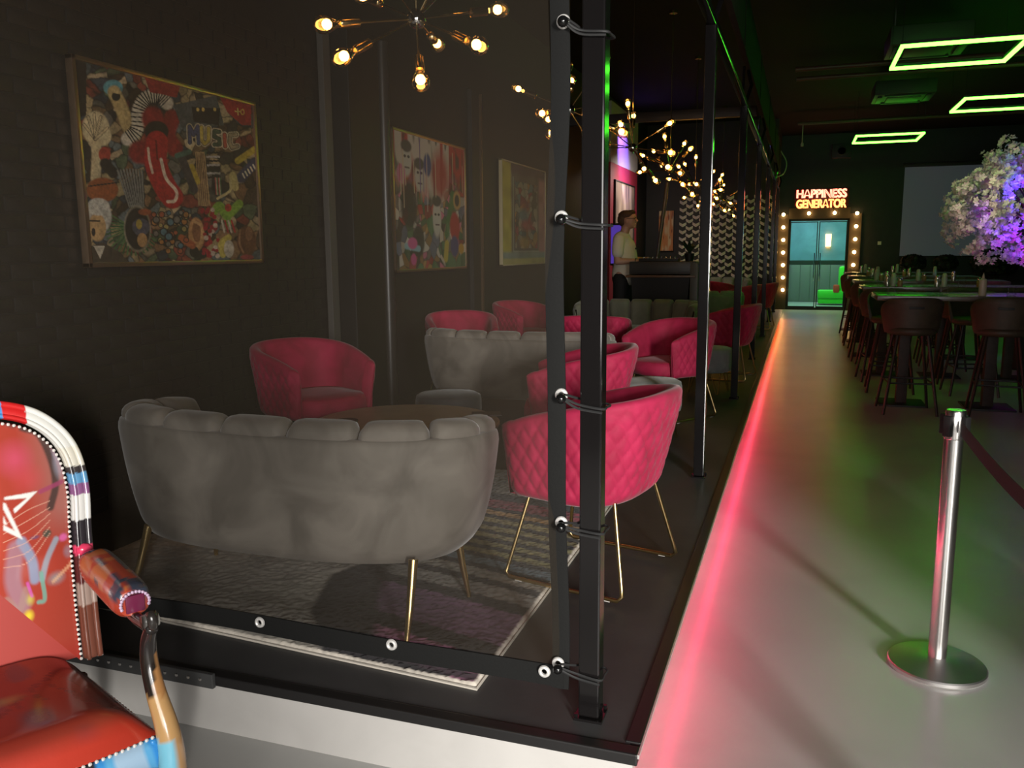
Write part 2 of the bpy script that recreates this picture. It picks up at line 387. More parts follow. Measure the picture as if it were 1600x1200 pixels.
# pink strip light tucked under the deck edge
m = bpy.data.materials.new('led_strip'); m.use_nodes = True; nt = m.node_tree; nt.nodes.clear()
o_ = nt.nodes.new('ShaderNodeOutputMaterial'); em = nt.nodes.new('ShaderNodeEmission'); tc = nt.nodes.new('ShaderNodeTexCoord'); sp = nt.nodes.new('ShaderNodeSeparateXYZ')
mr = nt.nodes.new('ShaderNodeMapRange'); mr.inputs[1].default_value = 5.0; mr.inputs[2].default_value = 16.0
rp = nt.nodes.new('ShaderNodeValToRGB'); rp.color_ramp.elements[0].color = (1.0,.035,.14,1); rp.color_ramp.elements[1].color = (1.0,.12,.03,1)
nt.links.new(tc.outputs['Object'], sp.inputs[0]); nt.links.new(sp.outputs['Y'], mr.inputs[0]); nt.links.new(mr.outputs[0], rp.inputs[0]); nt.links.new(rp.outputs[0], em.inputs[0]); nt.links.new(em.outputs[0], o_.inputs[0])
em.inputs[1].default_value = 32.0
lt = thing('led_strip_light', 'pink glowing light strip tucked under the hall edge of the deck', 'strip light', (0, 0, 0))
obj('channel', MB().box((XE-.002, (YE+YL)/2, .184), (.014, YL-YE-.1, .005)), M_trim, lt)
obj('light_strip', MB().box((XE-.002, (YE+YL)/2, .178), (.010, YL-YE-.1, .006)), m, lt, False)

# ================================================================== MESH CURTAIN
YC = 2.235; XR = -.605
cm = bpy.data.materials.new('black_windbreak_mesh'); cm.use_nodes = True; nt = cm.node_tree; nt.nodes.clear()
o_ = nt.nodes.new('ShaderNodeOutputMaterial'); tr = nt.nodes.new('ShaderNodeBsdfTransparent'); df = nt.nodes.new('ShaderNodeBsdfDiffuse'); mx = nt.nodes.new('ShaderNodeMixShader')
df.inputs[0].default_value = (.052,.042,.031,1); mx.inputs[0].default_value = .33
nt.links.new(tr.outputs[0], mx.inputs[1]); nt.links.new(df.outputs[0], mx.inputs[2]); nt.links.new(mx.outputs[0], o_.inputs[0])
M_strap = mat('charcoal_webbing', (.012,.012,.0115), .8, bump=.1, bscale=120, spec=.15)
ct = thing('mesh_curtain', 'dark see-through mesh curtain with webbing border and eyelets closing the lounge front', 'curtain', (0, YC, ZD))
def sag(z): return .007*math.sin(z*3.4+.6)+.004*math.sin(z*8)
def hemz(x): return .135-.011*(x+1.676)+.003*math.sin((x+.6)*4.2)
rows = []
for i in range(26):
    z = i/25
    row = []
    for k in range(41):
        x = XW+.02+(XR-.03-XW-.02)*k/40; zb = hemz(x); zz = zb+(2.85-zb)*z
        row.append((x+(sag(zz)*(k/40)**6), .006*math.sin(x*5+zz*2), zz))
    rows.append(row)
obj('mesh_panel', MB().grid(rows), cm, ct)
rows = []
for i in range(60):
    z = .085+(2.85-.085)*i/59; c = XR-.026+sag(z); b = .006*math.sin(z*5)
    rows.append([(c-.026, -.004+b, z), (c, -.007+b, z), (c+.026, -.004+b, z), (c+.026, .001+b, z), (c-.026, .001+b, z)])
obj('edge_strap', MB().grid(rows, wrap=True), M_strap, ct, sharp=.5)
rows = []
for k in range(50):
    x = XW+.03+(XR-XW-.035)*k/49; z = hemz(x); b = .005*math.sin(x*6)
    rows.append([(x, -.010+b, z-.032), (x, -.010+b, z+.034), (x, -.004+b, z+.034), (x, -.004+b, z-.032)])
obj('bottom_hem', MB().grid(rows, wrap=True), M_strap, ct, sharp=.5)
eye = MB().lathe([(.0085, -.003), (.0085, .004), (.012, .007), (.017, .005), (.019, .0), (.017, -.003)], 20, M=Matrix.Rotation(math.pi/2, 3, 'X')).mesh('eyelet'); eye.materials.append(mat('white_eyelet', (.75,.73,.70), .35, .3))
for px, py in ((405, 973), (611, 1008), (850, 1050)):
    p = on_y(px, py, YC-.02); e_ = obj('eyelet', eye, None, ct); e_.location = (p[0], -.016, p[2]-ZD)
M_ball = mat('black_ball_plastic', (.006,.006,.006), .08)
M_cord = mat('black_elastic_cord', (.02,.02,.02), .6)
bl = ['topmost', 'level with the paintings', 'above the front chair', 'at the chair legs', 'lowest, near the deck']
for k, (px, py) in enumerate(((880, 35), (877, 342), (877, 620), (877, 820), (872, 1040))):
    p = on_y(px, py, YC-.02); z = p[2]-ZD
    e_ = obj('eyelet', eye, None, ct); e_.location = (p[0]-.002, -.012, z+.004)
    t = thing('bungee_tie', 'black ball bungee tie between curtain strap and corner post, '+bl[k], 'bungee', (p[0], YC-.03, p[2]), 0, 'ball bungee ties')
    obj('ball', MB().sphere((.004, -.008, -.002), .0145, 16), M_ball, t)
    dx = -.535-p[0]; dz = -.03+.012*(k % 2)
    obj('cord_loop', MB().tube(catmull([(.008, 0, 0), (dx-.033, .018, dz*.7), (dx+.034, .016, dz), (dx+.040, .05, dz), (dx+.036, .094, dz), (dx-.036, .096, dz+.01), (dx-.04, .05, dz*.6+.008), (.01, .006, .008)], 5), .0038, 6)
        .tube(catmull([(.008, -.002, -.005), (dx-.033, .012, dz*.7-.010), (dx+.036, .010, dz-.010)], 5), .0038, 6), M_cord, t)

# ================================================================== RUG
def build_rug():
    nx, ny = 190, 230; x0, x1, y0, y1 = -2.95, -.91, 2.285, 4.75
    u = np.linspace(0, 1, nx); v = np.linspace(0, 1, ny); U, V = np.meshgrid(u, v)
    X = x0+(x1-x0)*U; Y = y0+(y1-y0)*V+.072*(x1-X)
    C = np.zeros((*X.shape, 3)); n = vnoise(X, Y, 9, 3)
    cream = (.40,.365,.315); dark = (.028,.024,.027)
    C[:] = dark
    # stripes on the right two thirds: a list of bands from the front to the back
    yy = (Y-2.285) + .16*(X+.91) + .05*np.sin((X+.9)*2.2)
    bands = [(.0,.17,(.36,.13,.23)), (.27,.52,(.17,.09,.16)), (.60,.70,(.22,.21,.19)), (.755,.835,(.23,.215,.185)), (.885,.95,(.11,.15,.18)),
             (1.0,1.055,(.24,.22,.10)), (1.10,1.15,(.22,.20,.09)), (1.20,1.25,(.25,.225,.11)), (1.295,1.35,(.24,.21,.10)), (1.40,1.46,(.26,.22,.10)),
             (1.51,1.57,(.34,.20,.08)), (1.62,1.75,(.22,.04,.06)), (1.86,2.30,(.24,.22,.19)), (2.4,2.6,(.12,.1,.1))]
    for a, b, c in bands: blend(C, ((yy > a) & (yy < b)).astype(float)*np.clip((X-np.interp(Y, [2.3, 2.5, 2.7, 3.0, 3.3], [-1.42, -1.40, -1.5, -1.62, -1.7]))/.04, 0, 1), c)
    # wedge of dark between the purple bands
    stroke(C, X, Y, [(-1.75, 2.50), (-1.2, 2.37), (-.9, 2.33)], .03, dark, .9)
    # cream field on the left behind a curved dark edge
    bx = np.interp(Y, [2.3, 2.44, 2.61, 2.95, 3.17, 3.5], [-1.47, -1.56, -1.71, -1.82, -1.74, -1.6])
    blend(C, np.clip((bx-X)/.02, 0, 1)*(Y < 3.5), cream)
    blend(C, np.clip((Y-3.5)/.02, 0, 1)*(X < -1.6), (.12,.11,.10))
    blend(C, (U > .993)*1.0, (.55,.50,.43)); blend(C, (V < .006)*1.0, (.55,.50,.43))
    C *= 1.35*(.80+.4*n)[..., None]*(.85+.3*rng.random(n.shape))[..., None]
    Z = .012+.007*rng.random(X.shape)+.003*n
    Z[0] = Z[-1] = .001; Z[:, 0] = Z[:, -1] = .001
    mb = MB(); mb.grid([[(X[i,k], Y[i,k], ZD+Z[i,k]) for k in range(nx)] for i in range(ny)])
    me = mb.mesh('rug', True, sharp=3); paint_mesh(me, C.reshape(-1, 3))
    t = thing('area_rug', 'patterned rug with cream field, purple corner and olive stripes under the front sofa', 'rug', (0,0,0))
    obj('pile', me, M_rug, t)
    e = [(x0, y0+.072*(x1-x0), ZD+.006), (x1, y0, ZD+.006), (x1, y1, ZD+.006), (x0, y1+.072*(x1-x0), ZD+.006)]
    obj('bound_edge', MB().tube(e, .006, 6, closed=True), mat('rug_binding', (.55,.50,.43), .9), t)
build_rug()

# ================================================================== SOFAS
def sofa_meshes():
    A, B, nexp = .785, .40, 2.8
    ang = np.radians(np.linspace(-122, 122, 121))
    def base(a):
        c, s = math.cos(a), math.sin(a)
        k = (abs(s)**nexp+abs(c)**nexp)**(-1/nexp); return np.array([A*k*s, -B*k*c])
    raw = np.array([base(a) for a in ang]); seg = np.r_[0, np.cumsum(np.hypot(*np.diff(raw, axis=0).T))]; Ls = seg[-1]
    n = 120; s_ = np.linspace(0, Ls, n+1); P = np.c_[np.interp(s_, seg, raw[:,0]), np.interp(s_, seg, raw[:,1])]
    T = np.gradient(P, axis=0); T /= np.hypot(*T.T)[:, None]; Nn = np.c_[T[:,1], -T[:,0]]  # outward
    q = np.abs(np.linspace(-1, 1, n+1)); Htop = .712-.05*np.clip((q-.55)/.45, 0, 1)**1.5
    zb = .245
    def pt(i, d, z):
        f = np.clip((z-zb)/(.70-zb), 0, 1.2); sx = .86+.14*f**.58; sy = .91+.09*f**.8
        p = P[i]*np.array([sx, sy])+Nn[i]*d; return (p[0], p[1], z)
    shell = MB(); rows = []
    for i in range(n+1):
        H = Htop[i]; e = min(1, min(i, n-i)/4.0); e = math.sqrt(max(e, .02))
        th = .055*e
        row = [pt(i, -.10, zb+.004), pt(i, -.035, zb), pt(i, -.008, zb+.012), pt(i, 0, zb+.05)]
        for f in np.linspace(.15, .9, 9): row.append(pt(i, .006*math.sin(f*3.1), zb+(H-zb)*f))
        row += [pt(i, -.002, H-.025), pt(i, -.010, H-.006), pt(i, -.028, H), pt(i, -th, H-.006), pt(i, -th-.012, H-.03), pt(i, -th-.014, .40), pt(i, -th-.02, zb+.01)]
        rows.append(row)
    shell.grid(rows)
    m = len(rows[0]); shell.f += [tuple(range(m)), tuple(range(n*m+m-1, n*m-1, -1))]
    chans = []; nc = 9; per = n/nc
    for c in range(nc):
        lo, hi = c*per+.25, (c+1)*per-.25
        rows = []
        for u in np.linspace(0, 1, 13):
            fi = lo+(hi-lo)*u; i0 = int(min(n-1, math.floor(fi))); fr_ = fi-i0
            bl_ = (1-abs(2*u-1)**4)**.5
            H = Htop[i0]*(1-fr_)+Htop[i0+1]*fr_+.022+.034*(1-abs(2*u-1)**7)**.5
            def q_(d, z):
                a = np.array(pt(i0, d, z)); b = np.array(pt(i0+1, d, z)); return tuple(a*(1-fr_)+b*fr_)
            d_in = -.115-.05*bl_; d_out = -.034+.016*bl_
            prof = [(-.06, .37), (d_in-.02*bl_, .39)]+[(d_in-.01*math.sin(k*3.14), .39+(H-.05-.39)*k) for k in np.linspace(.15, 1, 6)]
            cx = (d_in+d_out)/2; rx = (d_out-d_in)/2
            prof += [(cx-rx*math.cos(t), H-.05+.05*math.sin(t)) for t in np.linspace(.3, math.pi, 9)]
            prof += [(d_out, H-.085), (-.06, H-.10)]
            rows.append([q_(d, z) for d, z in prof])
        mb = MB().grid(rows); m = len(rows[0]); mb.f += [tuple(range(m)), tuple(range(12*m+m-1, 12*m-1, -1))]
        chans.append(mb.mesh('back_channel', True, sharp=1.0))
    pl = [pt(i, -.10, .36)[:2] for i in range(4, n-3, 4)]
    seat_pl = pl + [(.60, .42), (.3, .47), (0, .48), (-.3, .47), (-.60, .42)]
    seat = MB(); rows = []
    cxy = np.mean(np.array(seat_pl), axis=0)
    for s1, z in ((.90, .262), (.97, .275), (1.0, .31), (1.0, .40), (.985, .43), (.94, .45), (.6, .458), (.05, .46)):
        rows.append([(cxy[0]+(x-cxy[0])*s1, cxy[1]+(y-cxy[1])*s1, z) for x, y in seat_pl])
    seat.grid(rows, wrap=True); k = len(seat_pl); seat.f += [tuple(range(k)), tuple(range(7*k+k-1, 7*k-1, -1))]
    legs = []
    for x, y, ox, oy in ((.60, -.31, .005, -.085), (-.56, -.28, -.07, -.05), (.615, .05, .035, .03), (-.56, .12, -.05, .05)):
        legs.append(MB().tube([(x, y, .29), (x+ox*.5, y+oy*.5, .13), (x+ox, y+oy, .012), (x+ox, y+oy, 0)], [.017, .013, .009, .009], 12))
    return shell.mesh('back_shell', True, sharp=1.2), chans, seat.mesh('seat', True, sharp=1.2), [l.mesh('leg', True) for l in legs]
SM = sofa_meshes()
def sofa(loc, rz, m, label):
    t = thing('channel_back_sofa', label, 'sofa', loc, rz, 'curved channel-back velvet sofas')
    sh, ch, se, lg = SM
    def put(n_, me, mm):
        o = bpy.data.objects.new(n_, me); link(o); o.parent = t
        if not me.materials: me.materials.append(None)
        o.material_slots[0].link = 'OBJECT'; o.material_slots[0].material = mm; return o
    put('back_shell', sh, m); put('seat', se, m)
    for c in ch: put('back_channel', c, m)
    for l in lg: put('leg', l, M_gold)
    return t
sofa((-1.835, 2.825, ZD+.021), math.radians(0.5), M_velvet_grey, 'large grey velvet sofa seen from behind in the foreground behind the mesh')
sofa((-2.10, 6.30, ZD), math.radians(-2), M_velvet_grey, 'grey velvet sofa seen from behind, just past the round brown table')
sofa((-1.85, 10.05, ZD), math.radians(180), M_velvet_green, 'sage grey sofa facing the camera in front of the man\'s desk')
sofa((-1.55, 12.85, ZD), math.radians(8), M_velvet_green, 'pale sage sofa end behind the second post, past the desk')
sofa((-1.75, 18.6, ZD), math.radians(180), M_velvet_green, 'olive sofa farthest away, against the relief-tiled end wall')

# ================================================================== TUB CHAIRS
def chair_meshes():
    # local: faces +X, back at -X
    raw = []
    for t in np.linspace(0, 1, 20)[:-1]: raw.append((.30-.32*t, -.315-.03*t))
    for a in np.linspace(-90, -270, 60): raw.append((-.02+.30*math.copysign(abs(math.cos(math.radians(a)))**.80, math.cos(math.radians(a))), .345*math.copysign(abs(math.sin(math.radians(a)))**.80, math.sin(math.radians(a)))))
    for t in np.linspace(0, 1, 20)[1:]: raw.append((-.02+.32*t, .345-.03*t))
    raw = np.array(raw); seg = np.r_[0, np.cumsum(np.hypot(*np.diff(raw, axis=0).T))]; Ls = seg[-1]
    n = 176; s_ = np.linspace(0, Ls, n+1); P = np.c_[np.interp(s_, seg, raw[:,0]), np.interp(s_, seg, raw[:,1])]
    for _ in range(6): P[1:-1] = .25*P[:-2]+.5*P[1:-1]+.25*P[2:]
    T = np.gradient(P, axis=0); T /= np.hypot(*T.T)[:, None]; Nn = np.c_[T[:,1], -T[:,0]]
    if Nn[n//2][0] > 0: Nn = -Nn
    q = np.abs(np.linspace(-1, 1, n+1)); Ht = .665+.125*np.clip(1-(q/.92)**2.0, 0, 1)**.9
    zb = .365
    def pt(i, d, z):
        f = np.clip((z-zb)/(.76-zb), 0, 1.1); k = .83+.17*f**.85
        back = max(0., -P[i][0])/.32
        p = P[i]*np.array([k, .90+.10*f])+Nn[i]*d; p[0] += -.05*back*(f-.6); return (p[0], p[1], z)
    rows = []; nh = 42; W_, Hh_ = .075, .105
    for i in range(n+1):
        e = math.sqrt(max(.03, min(1, min(i, n-i)/6.0))); th = .065*e; of = -.032*(1-e)
        Hc = Ht[i]-.035*(1-e)
        row = [pt(i, -th, zb), pt(i, -.02*e+of, zb-.006)]
        for k in range(nh+1):
            f = k/nh; z = zb+(Hc-zb-.012)*f; s = s_[i]-Ls/2
            a = (s/W_+(z-.40)/Hh_); b = (s/W_-(z-.40)/Hh_)
            da = abs(a-round(a)); db = abs(b-round(b))
            g = max(math.exp(-(da/.09)**2), math.exp(-(db/.09)**2)); edge = min(1, f*9, (1-f)*9)
            bul = (.006*(1-g)+.003*math.sin(math.pi*min(da, .5)*1.0)*math.sin(math.pi*min(db, .5)))*edge*e
            row.append(pt(i, of+bul-.012*max(0, 1-f*12)**2, z))
        row += [pt(i, of-.004, Hc-.003), pt(i, of-.016*e, Hc+.007), pt(i, of-.034*e, Hc+.009), pt(i, of-.052*e, Hc+.004), pt(i, of-th, Hc-.016)]
        for f in (.75, .5, .25, 0.): row.append(pt(i, of-th-.012*math.sin(f*3.1)*e, .44+(Hc-.03-.44)*f))
        row.append(pt(i, of-th, zb+.01))
        rows.append(row)
    sh = MB().grid(rows); m = len(rows[0]); sh.f += [tuple(range(m)), tuple(range(n*m+m-1, n*m-1, -1))]
    pl = [pt(i, -.055, .42)[:2] for i in range(4, n-3, 6)]; pl = pl+[(.31, .18), (.325, 0), (.31, -.18)]
    if True:
        c = np.mean(np.array(pl), axis=0); rws = []
        for s1, z in ((.93, .362), (.985, .372), (1.0, .40), (1.0, .445), (.975, .468), (.93, .478), (.5, .484), (.05, .485)):
            rws.append([(c[0]+(x-c[0])*s1, c[1]+(y-c[1])*s1, z) for x, y in pl])
        st = MB().grid(rws, wrap=True); k = len(pl); st.f += [tuple(range(k)), tuple(range(7*k+k-1, 7*k-1, -1))]
    legs = []; feet = []
    for sy in (-1, 1):
        pts = [(.19, sy*.20, .368), (.255, sy*.275, .06), (.262, sy*.283, .028), (.245, sy*.285, .008), (.0, sy*.287, .008), (-.245, sy*.285, .008), (-.264, sy*.283, .028), (-.258, sy*.275, .06), (-.19, sy*.20, .368)]
        legs.append(MB().tube(pts, .0085, 10).mesh('sled_leg', True))
        feet += [MB().box((q1*.20, sy*.286, .002), (.03, .012, .006)).mesh('glide', False) for q1 in (1, -1)]
    return sh.mesh('tub_shell', True, sharp=1.2), st.mesh('seat', True, sharp=1.2), legs, feet
CH = chair_meshes()
for me_ in CH[:2]: me_.materials.append(M_velvet_red)
for me_ in CH[2]: me_.materials.append(M_gold)
for me_ in CH[3]: me_.materials.append(mat('clear_glide', (.6,.58,.55), .3))
def chair(x, y, deg, label):
    t = thing('tub_chair', 'crimson velvet tub chair '+label, 'chair', (x, y, ZD+(.021 if y < 5 else 0)), math.radians(deg), 'crimson quilted tub chairs')
    obj('tub_shell', CH[0], None, t); obj('seat', CH[1], None, t)
    for k, l in enumerate(CH[2]):
        lo = obj('sled_leg', l, None, t)
        for f in CH[3][2*k:2*k+2]: obj('glide', f, None, lo)
    return t
chair(-.79, 3.36, 167, 'with quilted back in the foreground, right behind the corner post')
chair(-1.22, 4.80, 190, 'second row, behind the front chair, its dark hollow seat facing left')
chair(-2.88, 4.52, -24, 'alone by the brick wall, facing the round table')
chair(-3.02, 7.35, -60, 'peeping over the back of the second grey sofa by the wall')
chair(-1.78, 7.55, 95, 'with quilted back to the camera, left of the sage sofa')
chair(-1.00, 6.95, 236, 'showing its seat, half hidden by the second post')
chair(-.72, 9.25, 172, 'between the second and third posts, back towards the hall')
chair(-2.97, 9.12, -30, 'small and dim by the left wall above the second sofa')
chair(-.95, 14.35, 175, 'far off between the third and fifth posts')
chair(-.70, 15.3, 175, 'farthest along the deck edge near the bulb-framed doors')
chair(-1.45, 16.2, 40, 'in the distance in front of the relief-tiled wall')

# ================================================================== TABLES AND POUFS ON THE DECK
t = thing('round_table', 'low round brown wooden table behind the foreground sofa', 'table', (-1.97, 3.98, ZD+.021))
obj('table_top', MB().lathe([(0, .425), (.49, .425), (.505, .432), (.505, .444), (.497, .45), (0, .45)], 64), M_tablewood, t, sharp=.5)
obj('pedestal', MB().lathe([(.24, 0), (.24, .012), (.05, .03), (.04, .06), (.04, .40), (.12, .425)], 32), M_black, t)
tag(obj('coaster', MB().lathe([(0, 0), (.06, 0), (.062, .004), (.06, .008), (0, .008)], 24, c=(-2.27, 3.88, ZD+.471)), mat('dark_coaster', (.04,.025,.02), .5)), 'small dark round coaster at the left of the brown table', 'coaster')
tag(obj('drinks_menu', MB().box((-1.62, 4.28, ZD+.475), (.16, .11, .006), M=Matrix.Rotation(.4, 3, 'Z')), mat('dark_card', (.05,.02,.02), .4)), 'small dark card menu at the right edge of the brown table', 'menu')
def pouf(loc, m, label, r=.22, h0=.21, h1=.44):
    t = thing('pouf', label, 'pouf', loc, 0, 'round velvet poufs')
    c = obj('cushion', MB().lathe([(0, h0), (r*.85, h0), (r*.97, h0+.015), (r, h0+.05), (r, h0+.085), (r*.985, h0+.092), (r, h0+.10), (r, h1-.05), (r*.97, h1-.015), (r*.85, h1), (r*.4, h1+.008), (0, h1+.01)], 40), m, t, sharp=1.0)
    obj('piping', MB().tube([(r*.99*math.cos(a), r*.99*math.sin(a), h0+.092) for a in np.linspace(0, 2*math.pi, 40, endpoint=False)], .004, 6, closed=True), m, c)
    for k in range(4):
        a = k*math.pi/2+.5; ca, sa = math.cos(a), math.sin(a); p, q2 = -sa*.05, ca*.05
        obj('hairpin_leg', MB().tube([(r*.75*ca+p, r*.75*sa+q2, h0), (r*.92*ca+p*.15, r*.92*sa+q2*.15, .008), (r*.92*ca-p*.15, r*.92*sa-q2*.15, .008), (r*.75*ca-p, r*.75*sa-q2, h0)], .005, 6), M_gold, t)
    return t
pouf((-2.18, 5.05, ZD), M_pouf_dark, 'charcoal round pouf between the brown table and the second sofa')
pouf((-.99, 6.0, ZD), M_pouf_light, 'silver grey round pouf beside the second post')
pouf((-.80, 8.2, ZD), M_pouf_light, 'grey round pouf on hairpin legs under the far crimson chair')
t = thing('round_table', 'small low round table among the second group of crimson chairs', 'table', (-1.75, 8.35, ZD))
obj('table_top', MB().lathe([(0, .425), (.38, .425), (.395, .435), (.39, .45), (0, .45)], 48), M_tablewood, t, sharp=.5)
obj('pedestal', MB().lathe([(.2, 0), (.2, .012), (.04, .03), (.035, .40), (.1, .425)], 24), M_black, t)

# ================================================================== CHANDELIERS
def dirs():
    """arm directions of the nearest chandelier: its bulbs lie .41 m from the hub along these lines of sight"""
    hub_ = np.array([-1.585, 3.41, 2.54]); D = []
    for px, py, sg in ((510,38,-1), (537,88,-1), (657,125,-1), (683,68,1), (745,70,-1), (778,15,1), (566,-6,1), (560,-95,-1), (718,-40,1), (730,-130,-1), (640,-120,1)):
        d = ray(px, py); d = d/np.linalg.norm(d); t0 = d @ (hub_-CAM); m2 = ((CAM+d*t0-hub_)**2).sum()
        p = CAM+d*(t0+sg*math.sqrt(max(0, .41**2-m2))); D.append(Vector(p-hub_).normalized())
    return D
DIRS = dirs(); CHM = []
for d in DIRS:
    Mx = d.to_track_quat('Z', 'Y').to_matrix()
    arm = MB().tube([d*.04, d*.27], .005, 8).mesh('arm'); arm.materials.append(M_brass)
    soc = MB().lathe([(.010, .262), (.019, .268), (.020, .345), (.017, .352)], 14, M=Mx).mesh('socket'); soc.materials.append(M_brass)
    blb = MB().lathe([(.014, .350), (.016, .365), (.026, .385), (.0345, .405), (.037, .422), (.0345, .441), (.024, .456), (.0, .462)], 16, M=Mx).mesh('bulb', sharp=2); blb.materials.append(M_bulbglass)
    fil = MB().sphere((0, 0, .408), (.019, .019, .024), 10).mesh('filament'); fil = MB().sphere(d*.408, .021, 10).mesh('filament'); fil.materials.append(M_fil)
    CHM.append((arm, soc, blb, fil))
hub = MB().sphere((0,0,0), .042, 16).tube([(0,0,-.055),(0,0,-.04)], .008, 8).mesh('hub'); hub.materials.append(M_chrome)
lab = ['nearest the camera above the foreground sofa', 'second from the camera, half behind the corner post', 'third from the camera, left above the man', 'fourth from the camera in the row', 'fifth from the camera, beside the second post', 'sixth from the camera in the row', 'farthest of the row, added to brighten the relief-tiled wall']
for k, (y, rz) in enumerate(((3.41, 0), (5.9, .45), (8.25, 1.9), (10.7, 1.1), (13.3, 2.6), (15.5, .8), (17.9, 1.7))):  # last one added to light the relief tiles
    t = thing('sputnik_chandelier', 'brass sputnik chandelier with glowing bulbs, '+lab[k], 'chandelier', (-1.585, y, 2.54), rz, 'row of sputnik chandeliers')
    obj('hub', hub, None, t)
    obj('stem', MB().tube([(0,0,.03), (0,0,ZC-2.54)], .006, 8).lathe([(.05, ZC-2.54-.03), (.05, ZC-2.54)], 16), M_brass, t)
    for a, s_, b, f in CHM:
        obj('arm', a, None, t); obj('socket', s_, None, t); bo = obj('bulb', b, None, t); obj('filament', f, None, bo)

# ================================================================== PAINTINGS
def painting(name, label, y0, y1, z0, z1, raster, nu, nv, frame_m, fw=.022, wall_x=XW+.02, quad=None, proud=.035):
    """canvas hung on the left wall; raster(X, Y) is evaluated in a sketch frame given by quad"""
    t = thing(name, label, 'painting', (wall_x, (y0+y1)/2, (z0+z1)/2))
    w_, h_ = y1-y0, z1-z0
    U, V = np.meshgrid(np.linspace(0, 1, nu), np.linspace(0, 1, nv))
    if quad:
        Hm = homog(quad); D = Hm[2,0]*U+Hm[2,1]*V+1; X = (Hm[0,0]*U+Hm[0,1]*V+Hm[0,2])/D; Y = (Hm[1,0]*U+Hm[1,1]*V+Hm[1,2])/D
    else: X, Y = U, V
    C = np.clip(raster(X, Y), 0, 1)
    mb = MB().grid([[(proud-.008, (U[i,k]-.5)*(w_-2*fw*.6), (.5-V[i,k])*(h_-2*fw*.6)) for k in range(nu)] for i in range(nv)])
    me = mb.mesh('canvas', True, sharp=3); paint_mesh(me, C.reshape(-1, 3)); obj('canvas', me, M_attr, t)
    obj('backing', MB().box((.008, 0, 0), (.016, w_-.02, h_-.02)), M_black, t)
    if frame_m:
        for nm, c, d in (('frame_rail', (proud/2, 0, h_/2-fw/2), (proud+.01, w_, fw)), ('frame_rail', (proud/2, 0, -h_/2+fw/2), (proud+.01, w_, fw)),
                         ('frame_stile', (proud/2, w_/2-fw/2, 0), (proud+.01, fw, h_)), ('frame_stile', (proud/2, -w_/2+fw/2, 0), (proud+.01, fw, h_))):
            obj(nm, MB().box(c, d, ch=.003), frame_m, t)
    return t
M_cframe = mat('copper_frame', (.50,.34,.22), .3, .9)
K = 1.0
